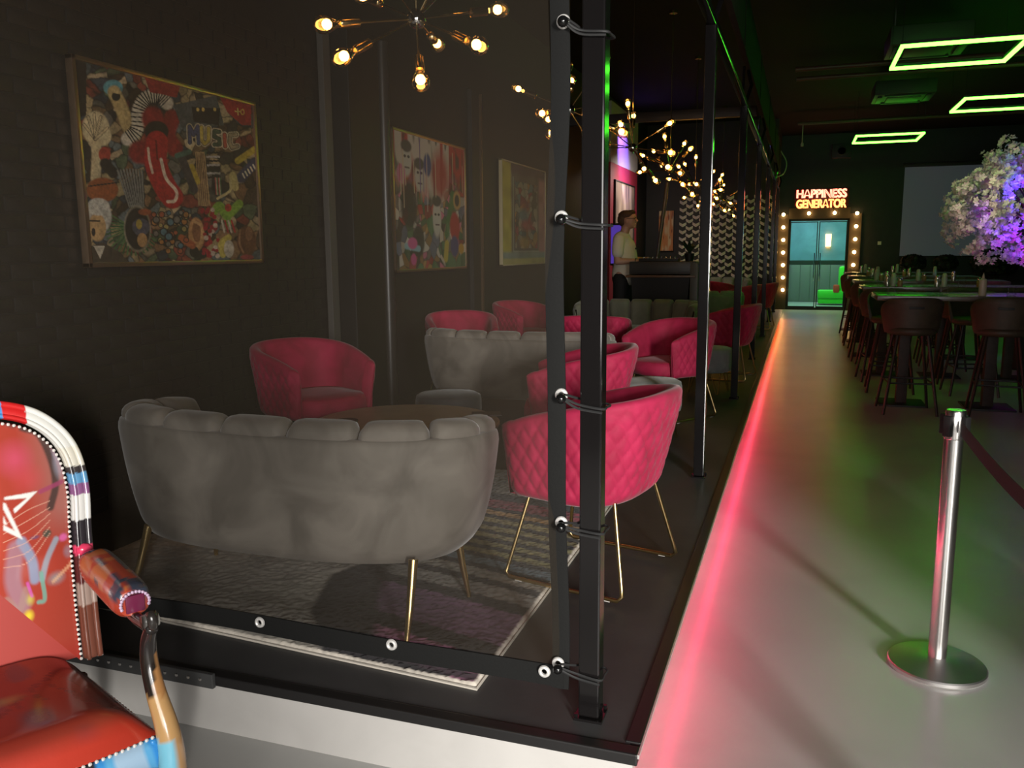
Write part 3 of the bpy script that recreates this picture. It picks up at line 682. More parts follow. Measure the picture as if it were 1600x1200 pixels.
def ras1(X, Y):
    pal = [(.05,.035,.022), (.16,.11,.06), (.30,.24,.14), (.03,.028,.025), (.10,.10,.09), (.20,.05,.035), (.07,.10,.06), (.34,.28,.16), (.10,.13,.15), (.22,.13,.07), (.40,.33,.22), (.04,.05,.07)]
    wx = X+22*(vnoise(X, Y, 1/60, 1)-.5)+9*(vnoise(X, Y, 1/14, 5)-.5); wy = Y+22*(vnoise(X, Y, 1/60, 2)-.5)+9*(vnoise(X, Y, 1/14, 6)-.5)
    C = cells(wx, wy, 520, (20, 20, 1090, 1180), pal, 11, 9)
    s = lambda pl, wd, c, a=1., so=.25, sm=True: stroke(C, X, Y, pl, wd, c, a, so, sm)
    b = lambda c, r, col, a=1., so=.12: blob(C, X, Y, c, r, col, a, so)
    DK = (.02,.017,.015); CR = (.48,.41,.26); RD = (.36,.022,.022)
    # left column: dark strip, pale hand, striped shapes
    poly(C, X, Y, [(45,60),(120,80),(110,360),(55,380)], DK)
    for p, r in (((160,430),(80,95)), ((190,470),(60,60))): b(p, r, (.52,.46,.30))
    s([(150,700),(160,560),(150,470)], 32, CR); 
    for e in ((95,410),(120,370),(155,355),(190,370),(225,430)): s([(155,490), e], 10, DK); s([(155,490), e], 7, CR)
    b((265,215),(58,44),(.10,.30,.38)); s([(270,240),(310,330),(340,420)], 42, (.44,.35,.17)); b((280,262),(26,26),DK); s([(262,235),(300,240)], 10, (.5,.4,.2))
    b((205,570),(36,42),(.34,.05,.03)); s([(205,620),(250,670)], 34, DK)
    b((185,760),(95,70),(.26,.08,.025)); s([(110,740),(280,720)], 4, DK)
    # fan of grey rods and green spikes
    for k in range(9): s([(275+k*17, 650+abs(k-4)*2), (335+k*10, 850)], 6, (.16,.17,.17)); s([(283+k*17, 650), (340+k*10, 850)], 2, DK)
    for k in range(22):
        a_ = math.radians(150+k*9); s([(345, 960), (345+155*math.cos(a_), 960+150*math.sin(a_)*-1)], 5, (.03,.09,.035) if k % 2 else (.07,.15,.06))
    # grey haired figure with glasses, generic
    b((165,900),(72,95),(.40,.40,.38)); b((150,960),(52,80),(.42,.28,.14)); b((160,850),(68,50),(.44,.44,.42)); s([(110,925),(165,925)], 5, DK); b((128,985),(12,24),DK)
    poly(C, X, Y, [(105,1150),(110,1060),(180,1040),(280,1100),(320,1150)], (.05,.04,.03)); poly(C, X, Y, [(125,1060),(190,1060),(160,1130)], (.45,.43,.38))
    b((375,970),(80,130),(.30,.27,.22)); b((375,970),(74,123),DK); b((395,960),(52,50),(.07,.07,.11)); b((400,1030),(30,40),(.36,.22,.10)); b((385,945),(18,28),(.40,.30,.06)); b((420,880),(40,18),(.25,.07,.03))
    # piano-key arch and the long red form
    arch = [(335,490),(390,440),(405,330),(450,270),(520,262),(565,300)]
    s(arch, 40, (.55,.53,.47)); 
    ap = catmull(arch, 10)
    for i in range(2, len(ap)-2, 2):
        tv = ap[i+1]-ap[i-1]; tv /= np.hypot(*tv)+1e-9; nv_ = np.array([-tv[1], tv[0]]); s([tuple(ap[i]-nv_*38), tuple(ap[i]+nv_*38)], 4, DK, 1, .3)
    s([(480,380),(500,450),(470,560),(400,560)], 70, (.22,.02,.02)); s([(590,380),(560,470),(600,540)], 52, (.22,.02,.02)); b((500,450),(72,60),DK)
    s([(500,510),(490,620),(530,730),(575,800)], 66, RD, 1, .1); s([(450,540),(455,600),(470,670)], 8, (.62,.50,.42)); s([(520,600),(545,700),(600,770),(590,820),(550,825)], 10, (.66,.56,.48)); s([(495,500),(500,600)], 5, (.14,.01,.01))
    # right hand side: dark stage, red corner, stripes, trumpet colours
    poly(C, X, Y, [(600,310),(840,260),(880,420),(640,430)], (.07,.08,.09)); poly(C, X, Y, [(700,320),(860,330),(850,420),(710,400)], DK)
    for x_ in (735,765,830): b((x_, 335), (9,11), (.55,.42,.12))
    poly(C, X, Y, [(860,270),(1035,310),(1030,420),(980,420),(900,350)], (.28,.025,.025)); poly(C, X, Y, [(440,150),(640,210),(620,270),(470,240)], (.24,.03,.025))
    s([(945,345),(975,350)], 4, (.55,.45,.15)); s([(958,330),(960,365)], 4, (.55,.45,.15)); b((985,350),(13,18),(.5,.32,.08)); b((985,350),(6,10),(.28,.03,.03))
    # the word MUSIC
    letters = [[(685,510),(685,425),(708,470),(732,425),(734,515)], [(752,430),(752,500),(768,518),(790,500),(792,435)], [(852,455),(825,450),(822,480),(850,492),(852,522),(822,522)], [(880,470),(882,532)], [(945,470),(912,472),(906,510),(920,540),(950,532)]]
    lc = [(.06,.07,.16), (.45,.36,.08), (.05,.08,.05), (.34,.08,.05), (.28,.24,.16)]
    for l, c in zip(letters, lc): s(l, 18, (.50,.46,.36), 1, .15, False); s(l, 13, DK, 1, .15, False)
    for l, c in zip(letters, lc): s(l, 10, c, 1, .2, False)
    for k in range(7): poly(C, X, Y, [(775,560+k*22),(850,560+k*22),(850,571+k*22),(775,571+k*22)], (.34,.34,.36) if k % 2 else DK)
    poly(C, X, Y, [(712,560),(765,560),(790,850),(720,850)], (.34,.24,.13))
    for k in range(5): s([(722+k*9, 570),(732+k*11, 845)], 2.5, (.12,.07,.04))
    for k in range(6): s([(820+k*6, 700),(822+k*6, 790)], 2.6, [(.30,.05,.04),(.4,.36,.3),(.08,.2,.08)][k % 3])
    s([(950,610),(1045,550)], 20, (.42,.34,.05)); s([(965,700),(1045,620)], 32, (.05,.05,.11)); 
    for k in range(5): s([(975+k*15, 680-k*12),(985+k*15, 700-k*12)], 5, (.6,.57,.5))
    s([(690,640),(720,720)], 18, (.42,.33,.05)); s([(640,600),(700,760)], 26, (.05,.045,.05)); s([(610,580),(680,560)], 16, (.06,.12,.10))
    # bright green shape, ear, berries, brown smiling mask, fruit
    s([(800,890),(840,850),(880,900),(950,840)], 26, (.20,.36,.05)); s([(880,900),(885,940)], 20, (.18,.34,.05)); b((888,860),(20,22),(.36,.04,.03))
    for k in range(4): s([(850+k*18, 930),(862+k*20, 990)], 6, (.34,.03,.03) if k % 2 else (.5,.47,.42))
    b((705,1000),(48,95),(.44,.24,.11)); b((708,985),(28,62),(.22,.10,.05)); s([(690,930),(735,960),(730,1040),(700,1080)], 9, (.50,.30,.15)); b((690,1095),(28,32),DK); s([(620,1020),(680,1060)], 22, (.34,.10,.04))
    r = np.random.default_rng(5)
    for k in range(46): b((r.uniform(740,825), r.uniform(870,1120)), r.uniform(10,15), (.30,.02,.03) if k % 5 else (.5,.42,.38))
    for k in range(40): c_ = (r.uniform(470,660), r.uniform(880,1100)); q_ = r.uniform(14,26); b(c_, q_, DK); b(c_, q_*.7, [(.30,.25,.10),(.16,.15,.14),(.28,.08,.04),(.08,.16,.22),(.34,.16,.05)][k % 5])
    s([(885,1020),(845,1050),(850,1110)], 20, (.48,.42,.10)); b((885,1080),(30,50),(.46,.44,.40)); b((985,1040),(58,88),(.12,.05,.025)); b((1000,1000),(22,40),(.22,.11,.06)); s([(950,980),(945,1050),(965,1100)], 6, (.26,.14,.08)); b((985,1125),(40,14),(.24,.05,.05))
    s([(920,690),(930,750)], 24, (.46,.40,.18)); s([(830,810),(900,770),(905,720)], 8, (.50,.44,.24))
    C *= (.72+.5*vnoise(X, Y, 1/7, 15)[..., None]); C *= (.75+.45*vnoise(X, Y, 1/22, 16)[..., None])
    return C*1.3*np.array([1.0,.93,.82])
painting('framed_collage', 'large copper-framed colourful collage canvas with the word MUSIC on the brick wall', 3.39, 4.88, 1.50, 2.545, ras1, 330, 250, M_cframe, .024,
         XW+.02, [(40,50),(1045,310),(1065,1145),(100,1160)])
def ras2(U, V):
    n1 = vnoise(U*14, V*1.6, 1, 21); n2 = vnoise(U*30, V*8, 1, 22); n3 = vnoise(U*9, V*9, 1, 23)
    C = np.zeros((*U.shape, 3)); C[:] = (.46,.40,.33)
    blend(C, np.clip((n1-.45)*8, 0, 1)*(V < .55), (.38,.03,.025)); blend(C, np.clip((n2-.6)*6, 0, 1)*.8, (.04,.035,.03))
    c2 = cells(U+.03*(n2-.5), V+.03*(n3-.5), 260, (0,0,1,1), [(.03,.025,.022),(.42,.37,.30),(.12,.10,.09),(.32,.04,.03),(.30,.17,.05),(.10,.12,.17),(.05,.12,.05),(.45,.12,.20),(.48,.44,.38)], 24, .006, 1.3)
    a_ = np.clip((V-.22-.35*vnoise(U*5, V*3, 1, 9)+.12)*4, 0, .92); C = C*(1-a_[...,None])+c2*a_[...,None]
    b = lambda c, r, col, a=1., so=.25: blob(C, U, V, c, r, col, a, so); s = lambda pl, wd, c, a=.9: stroke(C, U, V, pl, wd, c, a, .4)
    b((.62,.26),(.16,.24),(.36,.02,.02),.85,.5)
    for x0, v0, hh, g in ((.17,.20,.13,.42),(.33,.30,.12,.40),(.56,.60,.17,.46)):
        b((x0, v0),(.07,hh),(g,g*.95,g*.82)); b((x0-.02, v0-.03),(.018,.012),(.05,.04,.04)); b((x0+.025, v0-.03),(.018,.012),(.05,.04,.04)); s([(x0-.02, v0+.05),(x0+.03, v0+.05)], .008, (.08,.05,.05)); b((x0, v0-hh*.8),(.075,.05),(.07,.06,.05))
    b((.44,.20),(.06,.10),(.05,.06,.17)); b((.19,.52),(.12,.2),(.03,.028,.026),.9); b((.30,.78),(.09,.14),(.035,.035,.03),.95)
    s([(.80,.40),(.74,.60),(.70,.72)], .045, (.05,.15,.05)); b((.87,.44),(.07,.09),(.42,.24,.09)); b((.87,.44),(.04,.055),(.05,.04,.04)); b((.83,.66),(.09,.14),(.36,.03,.03)); b((.82,.82),(.07,.10),(.07,.06,.16))
    s([(.14,.82),(.30,.84)], .03, (.25,.42,.46)); b((.22,.80),(.07,.05),(.50,.10,.25)); b((.23,.92),(.04,.05),(.45,.08,.22)); b((.10,.30),(.06,.08),(.48,.16,.26)); s([(.70,.80),(.68,.92)], .04, (.46,.36,.06)); b((.93,.84),(.05,.05),(.45,.24,.03))
    for k in range(16):
        x = random.random(); s([(x, random.uniform(.0,.3)), (x, random.uniform(.35,.6))], .006, random.choice([(.5,.45,.38),(.38,.03,.03),(.12,.06,.2),(.5,.44,.3)]), .8)
    return C
painting('framed_collage', 'copper-framed portrait collage with red and white paint drips, middle of the left wall', 6.84, 8.56, 1.38, 2.655, ras2, 200, 230, M_cframe, .026)
def ras3(U, V):
    n = vnoise(U*10, V*10, 1, 31); n2 = vnoise(U*22, V*5, 1, 32)
    C = np.zeros((*U.shape, 3)); C[:] = (.12,.10,.09)
    blend(C, np.clip((.22-U)/.05, 0, 1), (.42,.35,.06)); blend(C, np.clip((U-.80)/.06, 0, 1), (.36,.17,.17)); blend(C, np.clip((V-.86)/.03, 0, 1), (.22,.26,.24)); blend(C, np.clip((V-.93)/.02, 0, 1), (.40,.36,.14)); blend(C, np.clip((.12-V)/.05, 0, 1)*(U > .2), (.10,.06,.07))
    c2 = cells(U+.04*(n-.5), V+.04*(n2-.5), 170, (0,0,1,1), [(.30,.27,.22),(.08,.07,.06),(.28,.05,.06),(.10,.15,.17),(.34,.30,.24),(.16,.13,.12),(.34,.18,.05)], 34, .008)
    ins = ((U > .28) & (U < .80) & (V > .17) & (V < .84)).astype(float); C = C*(1-.9*ins[...,None])+c2*.9*ins[...,None]
    blob(C, U, V, (.52,.40),(.14,.10),(.30,.05,.07),.7,.6); blob(C, U, V, (.46,.50),(.16,.09),(.09,.16,.19),.8,.6); blob(C, U, V, (.56,.60),(.2,.08),(.36,.05,.06),.7,.6); blob(C, U, V, (.48,.78),(.14,.08),(.40,.24,.05),.8,.5)
    stroke(C, U, V, [(.24,.14),(.24,.87),(.84,.87)], .012, (.30,.32,.28), .8, .5, False)
    return C*(.75+.5*n[...,None])
painting('canvas_print', 'smaller worn canvas with yellow and pink border, third on the left wall', 9.72, 11.56, 1.385, 2.66, ras3, 150, 170, mat('pale_canvas_edge', (.40,.34,.20), .7), .018)
def ras4(U, V):
    n = vnoise(U*16, V*4, 1, 41); C = np.zeros((*U.shape, 3)); C[:] = (.30,.22,.18)
    blend(C, np.clip((n-.45)*4, 0, 1), (.12,.09,.08)); blend(C, np.clip((vnoise(U*12, V*3, 1, 42)-.6)*5, 0, 1), (.45,.36,.28)); return C
painting('canvas_print', 'tall grey and pink streaked canvas on the crimson wall behind the man', 16.15, 18.1, 1.2, 2.9, ras4, 50, 60, M_black, .03, XW+.046)
def ras5(U, V):
    n = vnoise(U*10, V*4, 1, 51); C = np.zeros((*U.shape, 3)); C[:] = (.55,.20,.07)
    blend(C, np.clip((n-.5)*5, 0, 1), (.60,.42,.26)); blend(C, np.clip((vnoise(U*9, V*6, 1, 52)-.65)*6, 0, 1), (.22,.05,.02)); return C
pt5 = painting('canvas_print', 'narrow orange abstract canvas on the end wall left of the relief tiles', -.18, .18, -.47, .47, ras5, 40, 60, M_black, .012, 0)
pt5.rotation_euler = (0, 0, -math.pi/2); pt5.location = (-3.02, YL-.01, 2.0)

# ================================================================== GRAFFITI ARMCHAIR
CX, CY, CA = -1.805, 1.378, math.radians(-30)
ac = thing('graffiti_armchair', 'red lacquered antique armchair covered in graffiti paint at the left front', 'armchair', (CX, CY, 0), CA)
ca_, sa_ = math.cos(CA), math.sin(CA)
def leanx(z): return -.195-.16*(z-.46)
def px_panel(px, py):
    d = ray(px, py); nrm = np.array([ca_, sa_, .16]); p0 = np.array([CX-ca_*.195, CY-sa_*.195, .46]); t_ = nrm @ (p0-CAM)/(nrm @ d); p = CAM+d*t_
    return (-(p[0]-CX)*sa_+(p[1]-CY)*ca_, p[2])
def outline(off=0.0, n=140):
    pts = [(-.235, .45), (-.238, .60), (-.247, .80), (-.255, .93), (-.238, 1.03), (-.18, 1.10), (-.09, 1.132), (0, 1.14)]
    pts = pts+[(-y, z) for y, z in pts[-2::-1]]; P = np.array(catmull(pts, 34)); T = np.gradient(P, axis=0); T /= np.hypot(*T.T)[:, None]
    return P+np.c_[-T[:,1], T[:,0]]*off
OL = outline(); cen = np.array([0, .78])
rows = []; Yp = []; Zp = []
for s1 in np.linspace(.02, 1.0, 110):
    q_ = cen+(OL-cen)*s1; rows.append([(leanx(z)+.045*(1-s1**2.2)+.004, y, z) for y, z in q_])
mb = MB().grid(rows); me = mb.mesh('back_panel', True, sharp=3)
V_ = np.array([v.co for v in me.vertices]); Yp, Zp = V_[:,1], V_[:,2]
C = np.zeros((len(V_), 3)); C[:] = (.40,.055,.034)
nz = vnoise(Yp*6, Zp*6, 1, 61); blend(C, np.clip((nz-.4)*1.6, 0, .7), (.56,.09,.05)); 
S1 = lambda pl, wd, c, a=1., so=.5: stroke(C, Yp, Zp, [px_panel(*p) for p in pl], wd, c, a, so)
B1 = lambda c, r, col, a=1., so=.6: blob(C, Yp, Zp, px_panel(*c), r, col, a, so)
blend(C, np.clip((Yp-.15)/.08, 0, 1)*np.clip((Zp-.78)/.1, 0, 1)*.55, (.40,.22,.19))
S1([(35,668),(60,678),(78,715),(85,755),(76,790)], .013, (.06,.045,.04), .9); S1([(0,655),(20,663)], .014, (.16,.06,.05), .8)
S1([(0,640),(40,650),(75,670)], .010, (.42,.22,.18), .6); B1((95,700),(.030,.045),(.30,.36,.48),.75); B1((90,725),(.018,.05),(.34,.33,.40),.6); B1((85,680),(.02,.02),(.25,.38,.60),.7)
B1((20,715),(.055,.06),(.70,.10,.20),.55,.9); B1((40,745),(.05,.05),(.62,.08,.10),.5,.9)
S1([(60,765),(95,752)], .008, (.35,.06,.14), .8); B1((70,830),(.014,.013),(.07,.08,.06),.95,.4); B1((97,838),(.014,.013),(.72,.14,.38),.9,.5); B1((50,835),(.016,.006),(.14,.08,.16),.8)
S1([(28,840),(45,870),(50,900)], .016, (.24,.36,.52), .8); S1([(85,840),(70,870),(62,900)], .010, (.30,.42,.50), .75); B1((105,860),(.016,.022),(.30,.20,.24),.7)
S1([(20,850),(15,900),(30,940)], .026, (.36,.28,.36), .55); B1((85,900),(.03,.022),(.20,.42,.45),.6,.9); B1((40,955),(.016,.02),(.85,.68,.05),.95,.8); B1((42,930),(.014,.02),(.60,.55,.12),.8,.8)
S1([(60,890),(66,930),(56,935)], .007, (.16,.42,.34), .8); S1([(110,880),(80,905)], .006, (.80,.45,.25), .6); S1([(5,930),(25,945),(36,915)], .012, (.40,.26,.22), .6); S1([(38,905),(45,925)], .005, (.65,.12,.50), .7)
for k in range(6): S1([(0,880-k*13),(40,872-k*16),(75,830-k*10)], .0016, (.75,.42,.30), .6)
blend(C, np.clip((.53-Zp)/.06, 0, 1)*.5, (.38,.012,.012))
WHT = (.82,.80,.76)
for P_ in ([(2,772),(55,764),(18,797),(16,790),(38,774),(2,776)], [(0,780),(4,782),(31,838),(0,822),(0,814),(18,824),(0,790)], [(0,800),(6,815),(0,812)]):
    poly(C, Yp, Zp, [px_panel(*p) for p in P_], WHT, 1.0, .0014)
paint_mesh(me, C); obj('back_panel', me, M_lacquer, ac)
# carved frame around the back: outer moulding and two beads, each painted along its length
def along_paint(mb, name, fn, sharp=2.0):
    me = mb.mesh(name, True, sharp=sharp); P_ = np.array([v.co for v in me.vertices]); paint_mesh(me, np.array([fn(p) for p in P_])); return me
segs = [(.45,.60,(.16,.05,.03)), (.60,.66,(.34,.24,.20)), (.66,.74,(.10,.02,.02)), (.74,.765,(.75,.06,.14)), (.765,.835,(.03,.025,.03)), (.835,.905,(.74,.72,.69)), (.905,.935,(.26,.10,.24)), (.935,.965,(.12,.32,.55)), (.965,.985,(.05,.04,.04)), (.985,1.04,(.72,.68,.58))]
def frame_col(p):
    x, y, z = p
    if z > 1.04 or (z > 1.0 and abs(y) < .2):
        a = abs(y) if y > 0 else abs(y)+.03
        for lim, c in ((.05,(.70,.12,.10)), (.10,(.55,.62,.64)), (.125,(.08,.28,.62)), (.18,(.60,.02,.02)), (9,(.76,.75,.70))):
            if a < lim: return c
    for a, b, c in segs:
        if a <= z < b: return c
    return (.7,.68,.62)
o1 = outline(.030); o2 = outline(.012); o3 = outline(.050)
obj('back_frame', along_paint(MB().tube([(leanx(z)-.008, y, z) for y, z in o1], .022, 12), 'back_frame', frame_col), M_lacquer, ac)
obj('frame_bead', along_paint(MB().tube([(leanx(z)+.012, y, z) for y, z in outline(.020)], .0065, 8), 'frame_bead', frame_col), M_lacquer, ac)
obj('frame_bead', along_paint(MB().tube([(leanx(z)+.004, y, z) for y, z in o3], .009, 8), 'frame_bead', frame_col), M_lacquer, ac)
seg = np.r_[0, np.cumsum(np.hypot(*np.diff(OL, axis=0).T))]; mb = MB()
for s1 in np.arange(0, seg[-1], .0135):
    y = np.interp(s1, seg, OL[:,0]); z = np.interp(s1, seg, OL[:,1]); mb.sphere((leanx(z)+.010, y, z), .0046, 6)
obj('nail_trim', mb, mat('white_nailheads', (.72,.68,.64), .25), ac)
# back side of the back
obj('back_cover', MB().add([(leanx(z)-.025, y, z) for y, z in OL], [tuple(range(len(OL)))]), mat('red_back_cloth', (.35,.03,.02), .5), ac)
# seat
def seat_w(x): return .245+.055*np.clip((x+.2)/.44, 0, 1)
rows = []
for f in np.linspace(0, 1, 40):
    x = -.205+.455*f; row = []; wd = seat_w(x)
    fr_ = .05*max(0, (f-.86)/.14)**2
    for g in np.linspace(-1, 1, 50):
        cr = (1-abs(g)**5)*(1-max(0, (f-.80)/.2)**3.5)
        row.append((x-.02*abs(g)**3*(f > .8), g*wd*1.0, .395+.095*cr-.0*fr_))
    rows.append(row)
mb = MB().grid(rows); me = mb.mesh('seat_cushion', True, sharp=3); P_ = np.array([v.co for v in me.vertices]); C = np.zeros((len(P_), 3)); C[:] = (.20,.022,.014)
nz = vnoise(P_[:,0]*9, P_[:,1]*9, 1, 71); blend(C, np.clip((nz-.45)*2, 0, .6), (.34,.06,.03)); blend(C, np.clip((vnoise(P_[:,0]*8, P_[:,1]*14, 1, 72)-.62)*4, 0, .7), (.07,.04,.05))
for k in range(6): stroke(C, P_[:,0], P_[:,1], [(-.15+.05*k, .20-.05*k), (-.05+.04*k, .12-.04*k), (.06, .16-.06*k)], .004, (.05,.015,.015), .7, .5)
blend(C, np.clip((.470-P_[:,2])/.03, 0, 1)*(P_[:,0] > .1), (.46,.04,.022)); blob(C, P_[:,0], P_[:,1], (.0,.02), (.03,.05), (.30,.30,.10), .4, .9)
paint_mesh(me, C); obj('seat_cushion', me, M_lacquer, ac)
mb = MB()
for g in np.linspace(-1, 1, 42): mb.sphere((.250-.02*abs(g)**3, g*seat_w(.25), .392), .0050, 6)
for sy in (-1, 1):
    for f in np.linspace(0, 1, 26): x = -.19+.42*f; mb.sphere((x, sy*(seat_w(x)+.002), .392), .0045, 6)
obj('nail_trim', mb, mat('white_nailheads'), ac)
# blue painted seat rails
def blue(p):
    x, y, z = p; n_ = math.sin(y*34+z*9)
    if n_ > .75: return (.03,.03,.035)
    if n_ > .2: return (.05,.30,.70)
    if n_ > -.35: return (.12,.42,.72)
    return (.38,.55,.72)
rows = []
for g in np.linspace(-1, 1, 60):
    y = g*.295; d = .085-.04*(1-abs(g)**4); x = .247-.02*abs(g)**3
    rows.append([(x+.004, y, .388), (x+.014, y, .37), (x+.014, y, .388-d+.01), (x+.004, y, .388-d), (x-.02, y, .388-d), (x-.02, y, .388)])
obj('front_rail', along_paint(MB().grid(rows, wrap=True), 'front_rail', blue), M_lacquer, ac)
for sy in (-1, 1):
    obj('side_rail', along_paint(MB().box((0.02, sy*.268, .355), (.44, .03, .065), M=Matrix.Rotation(sy*.12, 3, 'Z'), ch=.006), 'side_rail', blue), M_lacquer, ac)
    # arm: rail, pad, scroll, curved support running into the front leg
    def pad_col(p):
        n_ = vnoise(np.array([p[0]*30]), np.array([p[1]*40]), 1, 81)[0]; m_ = vnoise(np.array([p[0]*16]), np.array([p[1]*50]), 1, 82)[0]
        if p[2] > .725 and m_ > .62: return (.05,.06,.09)
        if p[2] > .725 and n_ > .6: return (.55,.16,.05)
        return (.46,.06,.03)
    rows = []
    for f in np.linspace(0, 1, 30):
        x = -.19+.335*f; e = (1-abs(2*f-1)**6)**.5*.25+.75; zc = .725-.012*f; yc = sy*(.290+.004*f)
        rows.append([(x, yc+.046*e*math.copysign(abs(math.cos(a))**.7, math.cos(a)), zc+.044*e*math.copysign(abs(math.sin(a))**.7, math.sin(a))) for a in np.linspace(0, 2*math.pi, 28, endpoint=False)])
    mb = MB().grid(rows, wrap=True); mb.f += [tuple(range(28)), tuple(range(29*28+27, 29*28-1, -1))]
    pad = obj('arm_pad', along_paint(mb, 'arm_pad', pad_col, 1.0), M_lacquer, ac)
    obj('pad_end', MB().box((.150, sy*.294, .712), (.008, .045, .045), ch=.003), mat('plum_lacquer', (.16,.02,.06), .25), pad)
    nb = MB()
    for k in range(16):
        a = math.pi*(-.1+1.2*k/15); nb.sphere((.150, sy*.294+.034*math.cos(a), .712+.030*math.sin(a)), .0045, 6)
    obj('nail_trim', nb, mat('lilac_nailheads', (.62,.45,.62), .25), pad)
    def leg_col(p):
        x, y, z = p; n_ = math.sin(x*60+y*80)
        if z > .60: return (.02,.016,.015)
        if z > .50: return (.45,.22,.08) if n_ > .3 else (.02,.015,.012)
        if z > .40: return (.55,.32,.13)
        if z > .27: return (.20,.55,.72) if (y*sy < .318) else (.50,.28,.12)
        if z > .17: return (.02,.02,.022) if y*sy < .316 else (.55,.30,.12)
        return (.45,.26,.12)
    Lp = catmull([(-.245, sy*.285, .735), (-.19, sy*.29, .705), (.10, sy*.294, .675), (.20, sy*.300, .672), (.245, sy*.302, .675)], 6)
    obj('arm_rail', along_paint(MB().tube(Lp, .015, 10), 'arm_rail', lambda p: (.10,.02,.02) if p[0] < .15 else (.02,.016,.015)), M_lacquer, ac)
    sc = [(.232+.0, sy*.302, .672)]
    spir = [(.226+.026*(1-.10*k)*math.cos(1.2-k*.62)*.9, sy*(.304), .690+.026*(1-.10*k)*math.sin(1.2-k*.62)) for k in range(9)]
    obj('arm_scroll', along_paint(MB().tube(spir, [.013]*7+[.011, .009], 10).tube([(.226, sy*.284, .690), (.226, sy*.322, .690)], [.017, .017], 14).tube([(.226, sy*.320, .690), (.226, sy*.326, .690)], .006, 10), 'arm_scroll', lambda p: (.03,.025,.022) if (p[1]*sy < .319) else (.5,.48,.45)), M_lacquer, ac)
    sup = catmull([(.236, sy*.303, .680), (.205, sy*.302, .63), (.200, sy*.302, .57), (.225, sy*.305, .50), (.258, sy*.312, .43), (.272, sy*.316, .36), (.268, sy*.314, .28), (.250, sy*.305, .19), (.238, sy*.298, .10), (.250, sy*.303, .03), (.262, sy*.308, .0)], 7)
    rad = np.interp(np.linspace(0, 1, len(sup)), [0, .15, .3, .5, .6, .75, .9, 1], [.015, .020, .024, .031, .035, .027, .016, .019])
    obj('front_leg', along_paint(MB().tube(sup, list(rad), 14), 'front_leg', leg_col), M_lacquer, ac)
    rl = catmull([(-.205, sy*.225, .40), (-.215, sy*.228, .25), (-.26, sy*.235, .10), (-.30, sy*.24, .0)], 5)
    obj('rear_leg', along_paint(MB().tube(rl, [.026]*8+[.02]*(len(rl)-8), 10), 'rear_leg', lambda p: (.16,.05,.03)), M_lacquer, ac)
    obj('rosette', MB().sphere((leanx(.75)+.012, sy*.278, .752), (.014,.022,.018), 10), mat('pink_lacquer', (.75,.05,.13), .2), ac)

# ================================================================== STANCHION AND BELT
sx_, sy_ = 0.552, 3.325
st = thing('barrier_post', 'brushed steel queue barrier post with round base on the grey floor', 'barrier post', (sx_, sy_, 0))
obj('base', MB().lathe([(0, 0), (.168, 0), (.172, .004), (.172, .016), (.168, .021), (.08, .036), (.036, .046), (0, .046)], 64), mat('satin_steel', (.72,.70,.68), .38, 1.0), st, sharp=.5)
obj('post', MB().lathe([(.032, .04), (.032, .93)], 32), M_steel, st, sharp=.5)
obj('head', MB().lathe([(.033, .885), (.0345, .89), (.0345, .985), (.031, .992), (0, .993)], 32), M_steel, st, sharp=.5)
hd = MB()
for k in range(4):
    a = k*math.pi/2+math.radians(-42); hd.box((.040*math.cos(a), .040*math.sin(a), .935), (.022, .03, .075), M=Matrix.Rotation(a, 3, 'Z'), ch=.004)
obj('belt_clip', hd, M_black, st)
b0 = np.array([sx_+.012, sy_-.045]); b1 = np.array([.655, 1.745]); rows = []
for f in np.linspace(0, 1, 24):
    p = b0+(b1-b0)*f; z = .935-.05*math.sin(math.pi*f); nrm = np.array([1.0, .06])*.001
    rows.append([(p[0]-nrm[0], p[1]-nrm[1], z-.025), (p[0]-nrm[0], p[1]-nrm[1], z+.025), (p[0]+nrm[0], p[1]+nrm[1], z+.025), (p[0]+nrm[0], p[1]+nrm[1], z-.025)])
tag(obj('barrier_belt', MB().grid(rows, wrap=True), mat('dark_belt_webbing', (.022,.012,.011), .7, bump=.1, bscale=200), sharp=.5), 'dark webbing belt stretching right from the steel barrier post', 'belt')
st2 = dup(st, (.66, 1.70, 0), .3, 'second steel barrier post holding the far end of the belt, right of the picture')

# ================================================================== DESK, MAN, DISTANT LOUNGE THINGS
RZ = ZD+.10
struct('floor_riser', MB().box((-2.1, 11.25, ZD+.05), (2.0, 1.7, .10), ch=.006), M_deck)
dk = thing('dj_desk', 'dark standing desk with a sloping front in front of the man', 'desk', (-1.66, 10.95, RZ))
M_desk = mat('charcoal_laminate', (.035,.033,.030), .4)
obj('console', MB().box((0, 0, 1.04), (.84, .46, .16), ch=.01), M_desk, dk)
obj('ledge', MB().box((-.02, -.02, .935), (.88, .50, .03), ch=.006), mat('walnut_edge', (.16,.08,.04), .4), dk)
obj('front_panel', MB().add([(-.40,-.20,.92),(.34,-.20,.92),(.26,-.10,0),(-.36,-.10,0),(-.40,.18,.92),(.34,.18,.92),(.26,.18,0),(-.36,.18,0)], [(0,1,2,3),(4,7,6,5),(0,4,5,1),(3,2,6,7),(0,3,7,4),(1,5,6,2)]), mat('black_laminate', (.016,.014,.013), .4), dk, False)
obj('side_panel', MB().box((.40, 0, .55), (.10, .48, 1.10), ch=.008), mat('grey_laminate', (.09,.088,.08), .45), dk)
kb = thing('mixer', 'low black mixing console lying on the dark desk', 'mixer', (-1.72, 10.90, RZ+1.12))
obj('case', MB().box((0, 0, .02), (.5, .26, .04), ch=.006), M_black, kb)
for k in range(8): obj('knob', MB().lathe([(.012, .04), (.010, .058), (0, .06)], 10, c=(-.2+k*.057, -.03, 0)), M_steel, kb)
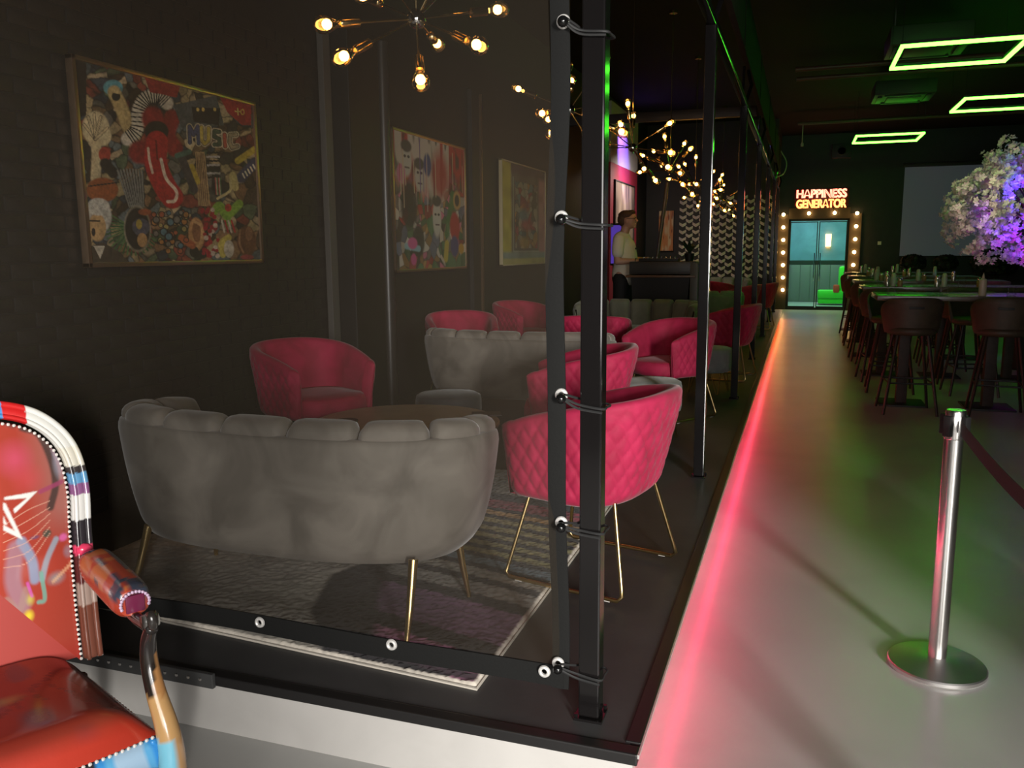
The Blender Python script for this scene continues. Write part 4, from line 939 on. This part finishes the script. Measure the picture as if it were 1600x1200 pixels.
pl = thing('potted_plant', 'small dark leafy plant standing on the right end of the desk', 'plant', (-1.36, 11.0, RZ+1.12))
obj('pot', MB().lathe([(0, 0), (.05, 0), (.065, .10), (.058, .10), (.05, .09), (0, .09)], 20), M_black, pl)
M_leaf = mat('dark_green_leaf', (.03,.055,.025), .5)
for k in range(14):
    a = k*2.4; L = .16+.14*((k*7) % 5)/5; tx, ty = math.cos(a), math.sin(a); rows = []
    for f in np.linspace(0, 1, 6):
        wd = .022*math.sin(math.pi*min(.98, f*.9+.1)); r_ = L*.55*f; z = .09+L*(f-.35*f*f)
        rows.append([(tx*r_-ty*wd, ty*r_+tx*wd, z), (tx*r_, ty*r_, z-.006), (tx*r_+ty*wd, ty*r_-tx*wd, z)])
    obj('leaf', MB().grid(rows), M_leaf, pl)
p0 = on_y(1026, 405, 11.66); p1 = on_y(1043, 285, 11.66)
ss = thing('boom_stand', 'slanted grey pole of a boom stand rising behind the desk', 'stand', (p0[0], 11.66, RZ))
obj('tripod', MB().tube([(-.25, .1, .01), (0, 0, .35), (.25, .1, .01)], .01, 6).tube([(0, -.25, .01), (0, 0, .35)], .01, 6).tube([(0, 0, .3), (0, 0, p0[2]-RZ)], .014, 8), M_black, ss)
obj('pole', MB().tube([(0, 0, p0[2]-RZ-.05), (p1[0]-p0[0], 0, p1[2]-RZ)], [.026, .026], 12), mat('grey_pole', (.11,.095,.08), .35), ss)

def remesh(mb, name, voxel, m, parent, smooth=4):
    me = mb.mesh(name, True); o = bpy.data.objects.new(name, me); link(o)
    r_ = o.modifiers.new('r', 'REMESH'); r_.mode = 'VOXEL'; r_.voxel_size = voxel; r_.use_smooth_shade = True
    s_ = o.modifiers.new('s', 'SMOOTH'); s_.factor = .5; s_.iterations = smooth
    dg = bpy.context.evaluated_depsgraph_get(); new = bpy.data.meshes.new_from_object(o.evaluated_get(dg)); new.name = name
    bpy.data.objects.remove(o); new.materials.clear(); new.materials.append(m)
    new.polygons.foreach_set('use_smooth', [True]*len(new.polygons))
    return obj(name, new, None, parent)
def limb(mb, pts, rad, n=14):
    mb.tube(pts, rad, n)
    for p, r_ in zip(pts, rad): mb.sphere(p, r_*.99, n)
man = thing('person', 'man in a white t-shirt and glasses standing at the desk, facing right', 'person', (-2.24, 11.12, RZ), math.radians(-4))
M_skin = mat('skin', (.48,.27,.19), .5, var=.05)
bd = MB()   # local: faces +X, height 1.78
hd_ = (.075, 0, 1.655)
Rh = Matrix.Rotation(.12, 3, 'Y')
bd.sphere(hd_, (.098, .078, .120), 20, M=Rh).sphere((.105, 0, 1.605), (.060, .056, .060), 16).sphere((.045, 0, 1.67), (.10, .080, .10), 18)
bd.tube([(.150, 0, 1.69), (.185, 0, 1.640), (.165, 0, 1.628)], [.010, .017, .012], 10)     # nose
bd.sphere((.150, 0, 1.566), (.024, .030, .020), 10).sphere((.158, 0, 1.600), (.016, .028, .010), 10).sphere((.14, 0, 1.70), (.026, .06, .014), 10)
for sy in (-1, 1): bd.sphere((.058, sy*.080, 1.645), (.026, .012, .036), 10)
limb(bd, [(.045, 0, 1.60), (.015, 0, 1.50), (-.01, 0, 1.42)], [.058, .060, .075])
limb(bd, [(-.02, 0, 1.38), (.02, 0, 1.20), (.03, 0, 1.05), (.0, 0, .95)], [.105, .125, .135, .13])
for sy in (-1, 1):
    sh_ = (-.02, sy*.185, 1.40); el = (-.01, sy*.235, 1.12) if sy < 0 else (.05, sy*.24, 1.13); wr = (.23, sy*.17, 1.135+.01*sy)
    limb(bd, [sh_, tuple((np.array(sh_)+np.array(el))/2), el], [.062, .054, .045]); limb(bd, [el, tuple((np.array(el)*.6+np.array(wr)*.4)), wr], [.046, .043, .028])
    h0 = np.array(wr); limb(bd, [tuple(h0), tuple(h0+(.05, -.005*sy, .0)), tuple(h0+(.085, -.008*sy, -.004))], [.027, .030, .027])
    for k in range(4):
        yo = (k-1.5)*.018; L = (.062, .074, .070, .056)[k]
        limb(bd, [tuple(h0+(.085, yo, -.002)), tuple(h0+(.085+L*.5, yo*1.1, .004)), tuple(h0+(.085+L, yo*1.15, -.016))], [.0095, .0088, .0078], 8)
    limb(bd, [tuple(h0+(.03, -sy*.026, -.004)), tuple(h0+(.07, -sy*.045, -.008)), tuple(h0+(.095, -sy*.045, -.014))], [.012, .010, .0085], 8)
    lx = .02*sy; limb(bd, [(0, sy*.09, .95), (.01+lx, sy*.10, .50), (-.01+lx, sy*.10, .09)], [.085, .058, .038])
    limb(bd, [(-.03+lx, sy*.10, .05), (.10+lx, sy*.105, .035), (.16+lx, sy*.105, .03)], [.042, .036, .028])
body = remesh(bd, 'body', .007, M_skin, man, 3)
sh = MB()
limb(sh, [(-.02, 0, 1.395), (.015, 0, 1.30), (.035, 0, 1.15), (.03, 0, 1.02)], [.125, .150, .160, .158], 20)
sh.sphere((.0, 0, 1.40), (.105, .19, .075), 18)
for sy in (-1, 1): limb(sh, [(-.015, sy*.165, 1.40), (-.015, sy*.215, 1.29), (-.012 if sy < 0 else .02, sy*.225, 1.235)], [.080, .079, .078], 16)
limb(sh, [(.03, 0, 1.02), (.02, 0, .945)], [.166, .170], 20)
sho = remesh(sh, 'shirt', .010, mat('white_cotton', (.66,.62,.52), .85), man, 5)
obj('shirt_print', MB().box((.185, .0, 1.285), (.012, .15, .022)), mat('dark_print', (.05,.05,.06), .8), sho)
tr_ = MB()
limb(tr_, [(.01, 0, .97), (.0, 0, .90)], [.150, .150], 18)
for sy in (-1, 1): lx = .02*sy; limb(tr_, [(0, sy*.09, .90), (.01+lx, sy*.10, .50), (-.01+lx, sy*.10, .07)], [.105, .080, .065], 16)
remesh(tr_, 'trousers', .011, mat('black_denim', (.008,.008,.009), .8), man, 5)
hr = MB(); hr.sphere((.035, 0, 1.715), (.112, .090, .072), 18).sphere((-.005, 0, 1.665), (.080, .088, .095), 16).sphere((.10, 0, 1.755), (.06, .062, .034), 12)
remesh(hr, 'hair', .008, mat('brown_hair', (.075,.040,.022), .7, bump=.4, bscale=90), man, 3)
gl = MB()
for sy in (-1, 1):
    gl.tube([(.168+.003*math.cos(a), sy*.034+.024*math.cos(a), 1.668+.019*math.sin(a)) for a in np.linspace(0, 2*math.pi, 16, endpoint=False)], .0025, 6, closed=True).tube([(.166, sy*.058, 1.672), (.06, sy*.086, 1.672)], .0025, 6)
gl.tube([(.170, -.010, 1.672), (.170, .010, 1.672)], .0025, 6); obj('glasses', gl, M_black, man)
obj('wristband', MB().tube([(.215+.0, -.17+.031*math.cos(a), 1.125+.031*math.sin(a)) for a in np.linspace(0, 2*math.pi, 16, endpoint=False)], .008, 6, closed=True), M_black, man)
for sy in (-1, 1): obj('shoe', MB().sphere((.06+.02*sy, sy*.103, .045), (.15, .052, .045), 16).box((.06+.02*sy, sy*.103, .012), (.28, .09, .022), ch=.01), M_black, man)
tv = thing('screen_totem', 'narrow purple-glowing screen behind the man', 'screen', (-2.62, 12.45, ZD))
obj('housing', MB().box((0, .03, 1.45), (.18, .05, .62), ch=.01).box((0, .03, .5), (.08, .04, 1.0)).box((0, .03, .01), (.36, .3, .02)), M_black, tv)
obj('display', MB().box((0, 0, 1.45), (.15, .012, .56)), mat('purple_display', (.05,.03,.2), .3, emit=(.22,.10,1.0), estr=.28), tv, False)
area('crimson_wall_fill', (-2.7, 16.9, 3.1), (XW, 17.2, 1.7), .8, .15, 26, (1.0,.85,.75))  # added fill without a fixture, brightens the crimson wall
pl_ = bpy.data.lights.new('purple_wall_light', 'SPOT'); pl_.energy = 220; pl_.color = (.30,.12,1.0); pl_.spot_size = 1.05; pl_.shadow_soft_size = .1
po = bpy.data.objects.new('purple_wall_light', pl_); link(po); po.location = (-2.9, 16.6, 4.1); po.rotation_euler = (Vector((XW, 16.9, 3.55))-Vector((-2.9, 16.6, 4.1))).to_track_quat('-Z', 'Y').to_euler()
struct('wall_upper_panel', MB().box((XW+.02, 17.2, 3.75), (.06, 2.7, 1.1)), mat('pale_panel', (.5,.5,.52), .6))

# ================================================================== GLAZED DOOR SURROUND: BULBS AND NEON SIGN
sr = thing('bulb_surround', 'dark brown door surround studded with warm round bulbs', 'door surround', (0, YB, 0))
M_sur = mat('brown_surround', (.085,.060,.035), .5)
for c, d in (((dx0-.155, -.045, 1.18), (.26, .05, 2.5)), ((dx1+.165, -.045, 1.18), (.28, .05, 2.5)), ((xm, -.045, 2.45), (dx1-dx0+.06, .05, .27))):
    obj('surround_board', MB().box(c, d, ch=.006), M_sur, sr)
hol = MB().lathe([(.045, 0), (.045, .012), (.022, .03), (.022, .05)], 16, M=Matrix.Rotation(math.pi/2, 3, 'X')).mesh('bulb_holder'); hol.materials.append(M_black)
M_mb = mat('warm_bulb', (1,.7,.35), emit=(1.0,.60,.22), estr=26)
bub = MB().sphere((0, -.085, 0), .043, 14).mesh('bulb'); bub.materials.append(M_mb)
bp = [(dx0-.165+.01*k, 2.43-.32*k) for k in range(7)]+[(dx1+.185-.006*k, 2.43-.32*k) for k in range(7) if k != 5]+[(.13, 2.45), (.74, 2.45)]
for x, z in bp:
    h_ = obj('bulb_holder', hol, None, sr); h_.location = (x, -.07, z); b_ = obj('bulb', bub, None, sr); b_.location = (x, -.07, z)
def neon_text(txt, size, r_tube, sp=1.0, width=1.18):
    """outline of a word as bent glass tubes"""
    c = bpy.data.curves.new('txt', 'FONT'); c.body = txt; c.size = size; c.align_x = 'CENTER'; c.space_character = sp; c.resolution_u = 4
    o = bpy.data.objects.new('txt', c); link(o); bpy.context.view_layer.update(); dg = bpy.context.evaluated_depsgraph_get()
    me = bpy.data.meshes.new_from_object(o.evaluated_get(dg)); bpy.data.objects.remove(o)
    bm = bmesh.new(); bm.from_mesh(me); bmesh.ops.remove_doubles(bm, verts=bm.verts, dist=1e-5)
    edges = [e for e in bm.edges if len(e.link_faces) == 1]; nb = {}
    for e in edges:
        for v, w_ in ((e.verts[0], e.verts[1]), (e.verts[1], e.verts[0])): nb.setdefault(v, []).append(w_)
    xs = [v.co.x for v in nb]; kx = width/(max(xs)-min(xs)); xo = (max(xs)+min(xs))/2
    mb = MB(); seen = set()
    for v in nb:
        if v in seen: continue
        loop = [v]; seen.add(v); cur = v
        while True:
            nx_ = [x for x in nb[cur] if x not in seen]
            if not nx_: break
            cur = nx_[0]; seen.add(cur); loop.append(cur)
        if len(loop) > 3: mb.tube([((p.co.x-xo)*kx, 0, p.co.y) for p in loop], r_tube, 6, closed=True)
    bm.free(); return mb
ns = thing('neon_sign', 'glowing orange neon sign reading HAPPINESS GENERATOR above the far doors', 'neon sign', (.41, YB-.02, 2.55))
for txt, z, col in (('HAPPINESS', .29, (1.0,.22,.14)), ('GENERATOR', .04, (1.0,.26,.07))):
    o = obj('neon_word', neon_text(txt, .29, .012, .97), mat('neon_'+txt.lower(), (1,.3,.2), emit=col, estr=4.5), ns); o.location = (0, -.05, z)
obj('backing_plate', MB().box((0, -.012, .30), (1.3, .02, .42), ch=.006), mat('dark_acrylic', (.06,.015,.012), .3), ns)
lm = thing('wall_lamp', 'small glowing wall lamp in the room behind the glazed doors', 'lamp', (.72, 26.5, 1.62))
obj('shade', MB().lathe([(.075, 0), (.085, .36), (.08, .36), (.07, 0)], 20), mat('lamp_shade_glow', (1,.7,.4), emit=(1.0,.55,.22), estr=4), lm)
obj('bracket', MB().box((0, .03, .18), (.04, .08, .04)), M_black, lm)
sf = thing('lit_armchair', 'green-lit armchair in the room behind the glazed doors', 'armchair', (.83, 25.3, 0))
M_gs = mat('green_upholstery', (.10,.60,.06), .6)
obj('seat', MB().box((0, 0, .30), (.72, .6, .22), ch=.06), M_gs, sf); obj('base', MB().box((0, .02, .12), (.68, .56, .16), ch=.03), M_gs, sf)
obj('backrest', MB().box((.28, .05, .72), (.20, .6, .70), ch=.08), M_gs, sf); obj('cushion', MB().box((.12, -.26, .46), (.16, .12, .22), ch=.04), mat('red_cushion', (.7,.05,.05), .6), sf)
area('green_spot_beyond', (.6, 23.6, 2.9), (.85, 25.2, .3), .3, .3, 55, (.15,1.0,.1))

# ================================================================== HALL: SCREEN, NEON FRAMES, CEILING THINGS
sc_ = thing('projection_screen', 'large dim grey projection screen on the hall end wall', 'screen', (4.6, YB-.06, 0))
obj('fabric', MB().box((0, 0, 2.44), (4.6, .01, 2.14)), mat('screen_fabric', (.30,.30,.33), .8, emit=(.30,.33,.48), estr=.05), sc_, False)  # faint emission stands in for projected light on the fabric
obj('roller_case', MB().box((0, 0, 3.56), (4.7, .07, .09), ch=.01), M_black, sc_); obj('bottom_bar', MB().box((0, 0, 1.355), (4.62, .03, .03)), M_black, sc_)
tag(obj('wall_switch', MB().box((1.83, YB-.008, 1.69), (.085, .016, .085), ch=.004).box((1.83, YB-.018, 1.69), (.04, .006, .055)), mat('white_plastic', (.75,.72,.66), .4)), 'small white light switch on the black end wall', 'switch')
tag(obj('wall_speaker', MB().box((.83, YB-.14, 3.95), (.46, .24, .34), ch=.015).lathe([(.0, .0), (.08, 0), (.10, .012), (.11, .0)], 20, c=(.83, YB-.262, 3.95), M=Matrix.Rotation(math.pi/2, 3, 'X')), mat('grey_speaker', (.03,.028,.032), .5)), 'dark box loudspeaker high on the end wall above the neon sign', 'speaker')
M_green = mat('green_neon_tube', (.4,1,.3), emit=(.075,1.0,.03), estr=15)
for (x0, y0), sz, lb in (((.88, 9.8), 1.14, 'nearest and largest, upper right'), ((2.05, 13.45), 1.2, 'middle one at the right edge'), ((.86, 17.1), 1.12, 'farthest and smallest of three')):
    cx_, cy_ = x0+sz/2, y0+sz/2
    t = thing('neon_ceiling_light', 'square green neon light under the black ceiling, '+lb, 'neon lamp', (cx_, cy_, 3.6), 0, 'green neon frames')
    h_ = sz/2
    for c, d in (((0, -h_, 0), (sz+.04, .035, .035)), ((0, h_, 0), (sz+.04, .035, .035)), ((-h_, 0, 0), (.035, sz-.04, .035)), ((h_, 0, 0), (.035, sz-.04, .035))):
        obj('tube', MB().box(c, d, ch=.006), M_green, t)
        obj('housing', MB().box((c[0], c[1], .033), (d[0], d[1], .03)), M_black, t)
    for a, b in ((-1,-1), (1,-1), (1,1), (-1,1)): obj('wire', MB().tube([(a*h_, b*h_, .04), (a*h_, b*h_, ZC-3.6)], .003, 5), M_black, t)
M_cass = mat('dark_cassette', (.018,.015,.013), .6)
for (x, y, sz), lb in (((1.35, 12.0, .9), 'between the nearest and middle neon frames'), ((1.45, 15.6, .9), 'in front of the farthest neon frame'), ((1.75, 8.2, .9), 'above the nearest neon frame')):
    t = thing('ceiling_cassette', 'dark square air-conditioning cassette under the ceiling '+lb, 'air conditioner', (x, y, ZC-.42), 0, 'ceiling cassettes')
    obj('case', MB().box((0, 0, .12), (sz, sz, .22), ch=.02), M_cass, t)
    for k in range(4):
        a = k*math.pi/2; obj('louvre', MB().box((.36*math.cos(a), .36*math.sin(a), -.002), (.07, .6, .02), M=Matrix.Rotation(a, 3, 'Z'), ch=.004), M_black, t)
    obj('grille', MB().box((0, 0, -.004), (.5, .5, .02), ch=.004), M_black, t)
    for a, b in ((-.4,-.4), (.4,.4)): obj('hanger', MB().tube([(a, b, .2), (a, b, .42)], .012, 6), M_steel, t)
for k, (y, z) in enumerate(((8.6, 4.18), (13.3, 4.12), (14.6, 4.22), (19.5, 4.2))):
    tag(obj('ceiling_pipe', MB().tube([(-.2, y, z), (6.9, y, z)], .035, 10), mat('rust_pipe', (.09,.035,.025), .5)), 'thin rusty red pipe crossing under the black ceiling, number %s from the camera' % ('one', 'two', 'three', 'four')[k], 'pipe', 'ceiling pipes')
tag(obj('ceiling_beam', MB().box((-2.05, 11.6, 3.32), (2.85, .10, .12), ch=.006), mat('dark_beam', (.012,.010,.010), .5)), 'dark cross beam above the lounge in front of the desk', 'beam')
tag(obj('ceiling_sensor', MB().lathe([(0, 0), (.03, 0), (.035, .05), (.012, .09), (.012, .5)], 12, c=(-.10, 20.6, 3.85)), mat('pale_sensor', (.5,.45,.4), .4)), 'small pale sensor hanging under the ceiling left of the neon sign', 'sensor')

# ================================================================== HIGH TABLES, STOOLS, TABLEWARE
def stool_meshes():
    # local: faces +Y (towards the table), back at -Y
    rows = []; n = 30
    for i in range(n+1):
        u = -1+2*i/n; a = u*1.75; e = math.sqrt(max(.03, min(1, (1-abs(u))*9)))
        top = 1.10-.13*abs(u)**3; row = []
        def P_(r_, z, f): return (r_*.27*math.sin(a)/(1.0 if abs(a) < 1.57 else 1.0), -r_*.22*math.cos(a)+.0, z)
        for f in np.linspace(0, 1, 8): z = .77+(top-.77)*f; row.append(P_(.86+.16*f**.8, z, f))
        row += [P_(.995-.02, top+.012, 1), P_(.93, top+.004, 1)]
        for f in np.linspace(1, 0, 6): z = .80+(top-.02-.80)*f; row.append(P_(.78+.15*f, z, f))
        rows.append(row)
    sh = MB().grid(rows); m = len(rows[0]); sh.f += [tuple(range(m)), tuple(range(n*m+m-1, n*m-1, -1))]
    seat = MB().lathe([(0, .755), (.20, .755), (.225, .775), (.23, .80), (.215, .825), (.12, .835), (0, .837)], 32)
    slot = MB().box((0, -.222, 1.015), (.13, .012, .022), ch=.004)
    legs = []; 
    for sx in (-1, 1):
        for sy in (-1, 1): legs.append(MB().tube([(sx*.13, sy*.12, .77), (sx*.235, sy*.225, 0)], [.017, .013], 8).mesh('leg'))
    c = [(sx*.195, sy*.185, .30) for sx, sy in ((-1,-1),(1,-1),(1,1),(-1,1))]
    foot = MB().tube(c, .009, 8, closed=True)
    return [('shell', sh.mesh('shell', sharp=1.2), M_leather), ('seat', seat.mesh('seat', sharp=1.2), M_leather), ('hand_slot', slot.mesh('hand_slot'), M_black)]+[('leg', l, M_stoolleg) for l in legs]+[('footrest', foot.mesh('footrest'), M_black)]
SMS = stool_meshes()
def stool(x, y, deg, label):
    t = thing('bar_stool', label, 'stool', (x, y, 0), math.radians(deg), 'brown bar stools')
    for n_, me, m_ in SMS: obj(n_, me, m_, t)
def high_table(x0, x1, y0, y1, label, feet):
    t = thing('high_table', label, 'table', (0, 0, 0), 0, 'high bar tables')
    obj('table_top', MB().box(((x0+x1)/2, (y0+y1)/2, 1.085), (x1-x0, y1-y0, .05), ch=.005), mat('bar_top_wood', (.09,.065,.045), .22, var=.2), t)
    for fx, fy in feet:
        f = obj('pedestal', MB().box((fx, fy, .54), (.10, .10, 1.05), ch=.006), M_darkwood, t); obj('base_plate', MB().box((fx, fy, .008), (.44, .44, .016), ch=.003), M_black, f)
high_table(.72, 2.7, 8.95, 9.70, 'nearest high dark bar table, behind the two large stools', [(1.02, 9.25), (1.80, 9.25), (2.5, 9.25)])
high_table(.72, 2.7, 11.05, 11.75, 'second high bar table from the camera', [(1.0, 11.4), (1.66, 11.4), (2.4, 11.4)])
high_table(.74, 2.7, 13.0, 13.7, 'third high bar table from the camera', [(1.0, 13.35), (2.2, 13.35)])
high_table(.76, 2.7, 15.0, 15.7, 'fourth high bar table from the camera', [(1.0, 15.35), (2.2, 15.35)])
high_table(.80, 2.7, 17.2, 17.9, 'farthest high bar table, nearest the end wall', [(1.0, 17.55), (2.2, 17.55)])
stool(1.02, 8.80, 4, 'brown bar stool in front, left of the two large ones, back to the camera')
stool(1.80, 8.85, -6, 'brown bar stool in front, right of the two large ones, back to the camera')
ord_ = ['second', 'third', 'fourth', 'farthest']
for k, (y, x) in enumerate(((11.0, .95), (12.95, .95), (14.95, .95), (17.1, .98))):
    stool(x, y-.15, 5-3*k, 'bar stool at the left of the near side of the %s high table' % ord_[k]); stool(x+.85, y-.12, -4+2*k, 'bar stool at the middle of the near side of the %s high table' % ord_[k])
for k, (y, x) in enumerate(((10.05, .98), (12.05, 1.0), (14.0, 1.0), (16.0, 1.02))):
    stool(x, y, 178+2*k, 'bar stool on the far left side of the %s high table' % ['nearest', 'second', 'third', 'fourth'][k]); stool(x+.8, y+.03, 184, 'bar stool on the far middle side of the %s high table' % ['nearest', 'second', 'third', 'fourth'][k])
TZ = 1.11
tm = MB().lathe([(0, .004), (.036, .004), (.040, .085), (.043, .085), (.039, 0), (0, 0)], 20).mesh('tumbler'); tm.materials.append(M_glass)
for k, (x, y, lb) in enumerate(((.86, 9.15, 'leftmost on the nearest high table'), (1.33, 9.12, 'middle of the nearest high table'), (1.92, 9.18, 'right of the cream bottle on the nearest high table'), (2.42, 9.12, 'rightmost on the nearest high table at the picture edge'))):
    tag(obj('glass_tumbler', tm, None), 'clear glass tumbler, '+lb, 'glass', 'tumblers on the nearest table').location = (x, y, TZ)
t = thing('sauce_bottle', 'cream sauce bottle standing on the nearest high table', 'bottle', (1.66, 9.12, TZ))
obj('bottle', MB().lathe([(0, 0), (.032, 0), (.034, .01), (.034, .14), (.03, .155), (.012, .165)], 20), mat('cream_plastic', (.55,.46,.34), .4), t); obj('nozzle', MB().lathe([(.014, .16), (.010, .19), (.003, .215), (0, .215)], 12), mat('cream_plastic'), t)
tag(obj('paper_menu', MB().box((1.50, 9.20, TZ+.003), (.3, .21, .004)), mat('beige_paper', (.40,.35,.27), .7)), 'flat beige paper menu beside the sauce bottle', 'menu')
shm = []
for m_, sc1 in ((mat('steel_shaker', (.7,.66,.6), .25, .9), 1.0), (mat('pale_shaker', (.5,.46,.40), .4), 1.2), (mat('amber_jar', (.35,.18,.07), .25), .8)):
    b_ = MB().lathe([(0, 0), (.028, 0), (.03, .01), (.03, .085*sc1), (.024, .095*sc1)], 14).mesh('body'); b_.materials.append(m_)
    l_ = MB().lathe([(.026, .09*sc1), (.026, .115*sc1), (.018, .13*sc1), (0, .132*sc1)], 14).mesh('lid'); l_.materials.append(M_steel if sc1 < 1.1 else mat('cream_plastic'))
    shm.append((b_, l_))
kinds = ['steel shaker', 'pale condiment bottle', 'amber jar']; cols = ['first', 'second', 'third', 'fourth', 'fifth', 'sixth']
for ti, (y, nm) in enumerate(((11.3, 'second'), (13.3, 'third'), (15.3, 'fourth'), (17.5, 'farthest'))):
    for k in range(6 if ti < 3 else 5):
        x = [1.0, 1.07, 1.14, 1.55, 1.62, 2.0][k]+.03*ti; q_ = (k+ti) % 3
        t = thing('condiment', '%s on the %s high table, %s from its left end' % (kinds[q_], nm, cols[k]), 'condiment', (x, y-.15+.05*(k % 2), TZ), 0, 'condiments on the far tables')
        obj('body', shm[q_][0], None, t); obj('lid', shm[q_][1], None, t)
    for k, x in enumerate((.92, 1.35, 1.8)):
        tag(obj('glass_tumbler', tm, None), 'tiny glass tumbler on the %s high table, %s from its left end' % (nm, cols[k]), 'glass', 'tumblers on the far tables').location = (x, y-.2, TZ)

# ================================================================== BLOSSOM TREE AND DARK PLANTS
bc = on_y(1612, 318, 12.4)
tb = thing('blossom_tree', 'white artificial blossom tree lit purple and magenta at the right edge', 'tree', (bc[0]+.12, 12.4, 0))
obj('planter', MB().lathe([(0, 0), (.26, 0), (.30, .45), (.27, .45), (.25, .40), (0, .40)], 28), M_black, tb)
obj('trunk', MB().tube(catmull([(0, 0, .3), (.04, .02, .9), (-.03, 0, 1.4), (.0, 0, 1.9)], 6), .05, 10), M_darkwood, tb)
cz = bc[2]
r = random.Random(3)
def flower(mb, c, s1, nrm):
    Mx = nrm.to_track_quat('Z', 'Y').to_matrix(); P_ = []; Fc = []
    for k in range(5):
        a = 2*math.pi*k/5; b1, b2 = a-.55, a+.55
        q_ = [Vector((0,0,0)), Vector((math.cos(b1)*.7, math.sin(b1)*.7, .25))*s1, Vector((math.cos(a)*1.05, math.sin(a)*1.05, .42))*s1, Vector((math.cos(b2)*.7, math.sin(b2)*.7, .25))*s1]
        n_ = len(P_); P_ += [tuple(Mx @ p+c) for p in q_]; Fc.append((n_, n_+1, n_+2, n_+3))
    mb.add(P_, Fc)
fl = MB(); M_pet = mat('white_petals', (.72,.64,.60), .7, var=.1, vscale=30)
for k in range(430):
    v = Vector((r.gauss(0,1), r.gauss(0,1), r.gauss(0,1))).normalized()
    R_ = r.uniform(.70, 1.0)*(1+.14*math.sin(v.x*5+v.z*4+v.y*3)); c = Vector((v.x*1.08*R_, v.y*.95*R_, cz+v.z*.80*R_))
    if k % 5 == 0:
        obj('branch', MB().tube([(0, 0, 1.75), tuple(Vector((c.x*.4, c.y*.4, 1.75+(c.z-1.75)*.5))), tuple(Vector((c.x*.85, c.y*.85, cz+(c.z-cz)*.85)))], [.014, .009, .004], 5), M_darkwood, tb)
    for q_ in range(11):
        d = Vector((r.gauss(0,1), r.gauss(0,1), r.gauss(0,1))).normalized(); flower(fl, c+d*r.uniform(.03, .10), r.uniform(.032, .05), (d+v*.7).normalized())
for k in range(26): c = Vector((r.uniform(-.12, .15), r.uniform(-.1, .1), cz+r.uniform(.75, 1.10))); flower(fl, c, .05, Vector((r.gauss(0,1), -1, .5)).normalized()); flower(fl, c+Vector((.04, .02, .03)), .05, Vector((r.gauss(0,1), -.6, 1)).normalized())
o = obj('blossom', fl, M_pet, tb, sharp=3); o['kind'] = 'stuff'
# unseen spots outside the crown tint the blossom; warm ones added to brighten it
for nm, loc, col, en in (('blue_lamp', (-.42, -.86, .10), (.08,.02,1.0), 20), ('blue_lamp', (-.10, -.95, .42), (.08,.02,1.0), 20), ('blue_lamp', (-.45, -.80, -.52), (.14,.01,1.0), 18), ('magenta_lamp', (.10, -1.0, -.20), (1.0,.01,.7), 16), ('magenta_lamp', (.10, -.90, -.60), (1.0,.01,.7), 16), ('violet_lamp', (-.8, -.5, -.15), (.4,.05,1.0), 2), ('warm_fill', (-1.0, -1.0, .35), (1.0,.80,.62), 7), ('warm_fill', (-1.1, -.8, -.35), (1.0,.80,.70), 5)):
    l_ = bpy.data.lights.new(nm, 'SPOT'); l_.energy = en*1.5; l_.color = col; l_.shadow_soft_size = .02; l_.spot_size = 1.5; l_.spot_blend = .5
    lo = bpy.data.objects.new(nm, l_); link(lo); v = Vector(loc)*1.22; lo.location = (bc[0]+.12+v.x, 12.4+v.y, cz+v.z); lo.rotation_euler = (-v).to_track_quat('-Z', 'Y').to_euler()
M_bush = mat('dark_bush', (.012,.016,.012), .6)
for k, (px, lb, s1) in enumerate(((1428, 'leftmost, by the screen corner', .28), (1478, 'middle one of three', .27), (1556, 'below the blossom tree', .55))):
    p = on_y(px, 400, 22.0); t = thing('dark_bush', 'dark leafy bush in front of the projection screen, '+lb, 'bush', (p[0], 22.0, 0), 0, 'bushes before the screen')
    obj('stem', MB().tube([(0,0,.3), (0,0,1.2)], .02, 6), M_darkwood, t); obj('pot', MB().lathe([(0,0), (.16,0), (.2,.4), (0,.4)], 20), M_black, t)
    f_ = MB()
    for q_ in range(420):
        d = Vector((r.gauss(0,1), r.gauss(0,1), r.gauss(0,1))).normalized()*r.uniform(.3, 1)**.5; c = Vector((d.x*s1, d.y*s1*.7, 1.22+d.z*s1*.65)); flower(f_, c, .06, d.normalized())
    o = obj('foliage', f_, M_bush, t, sharp=3); o['kind'] = 'stuff'
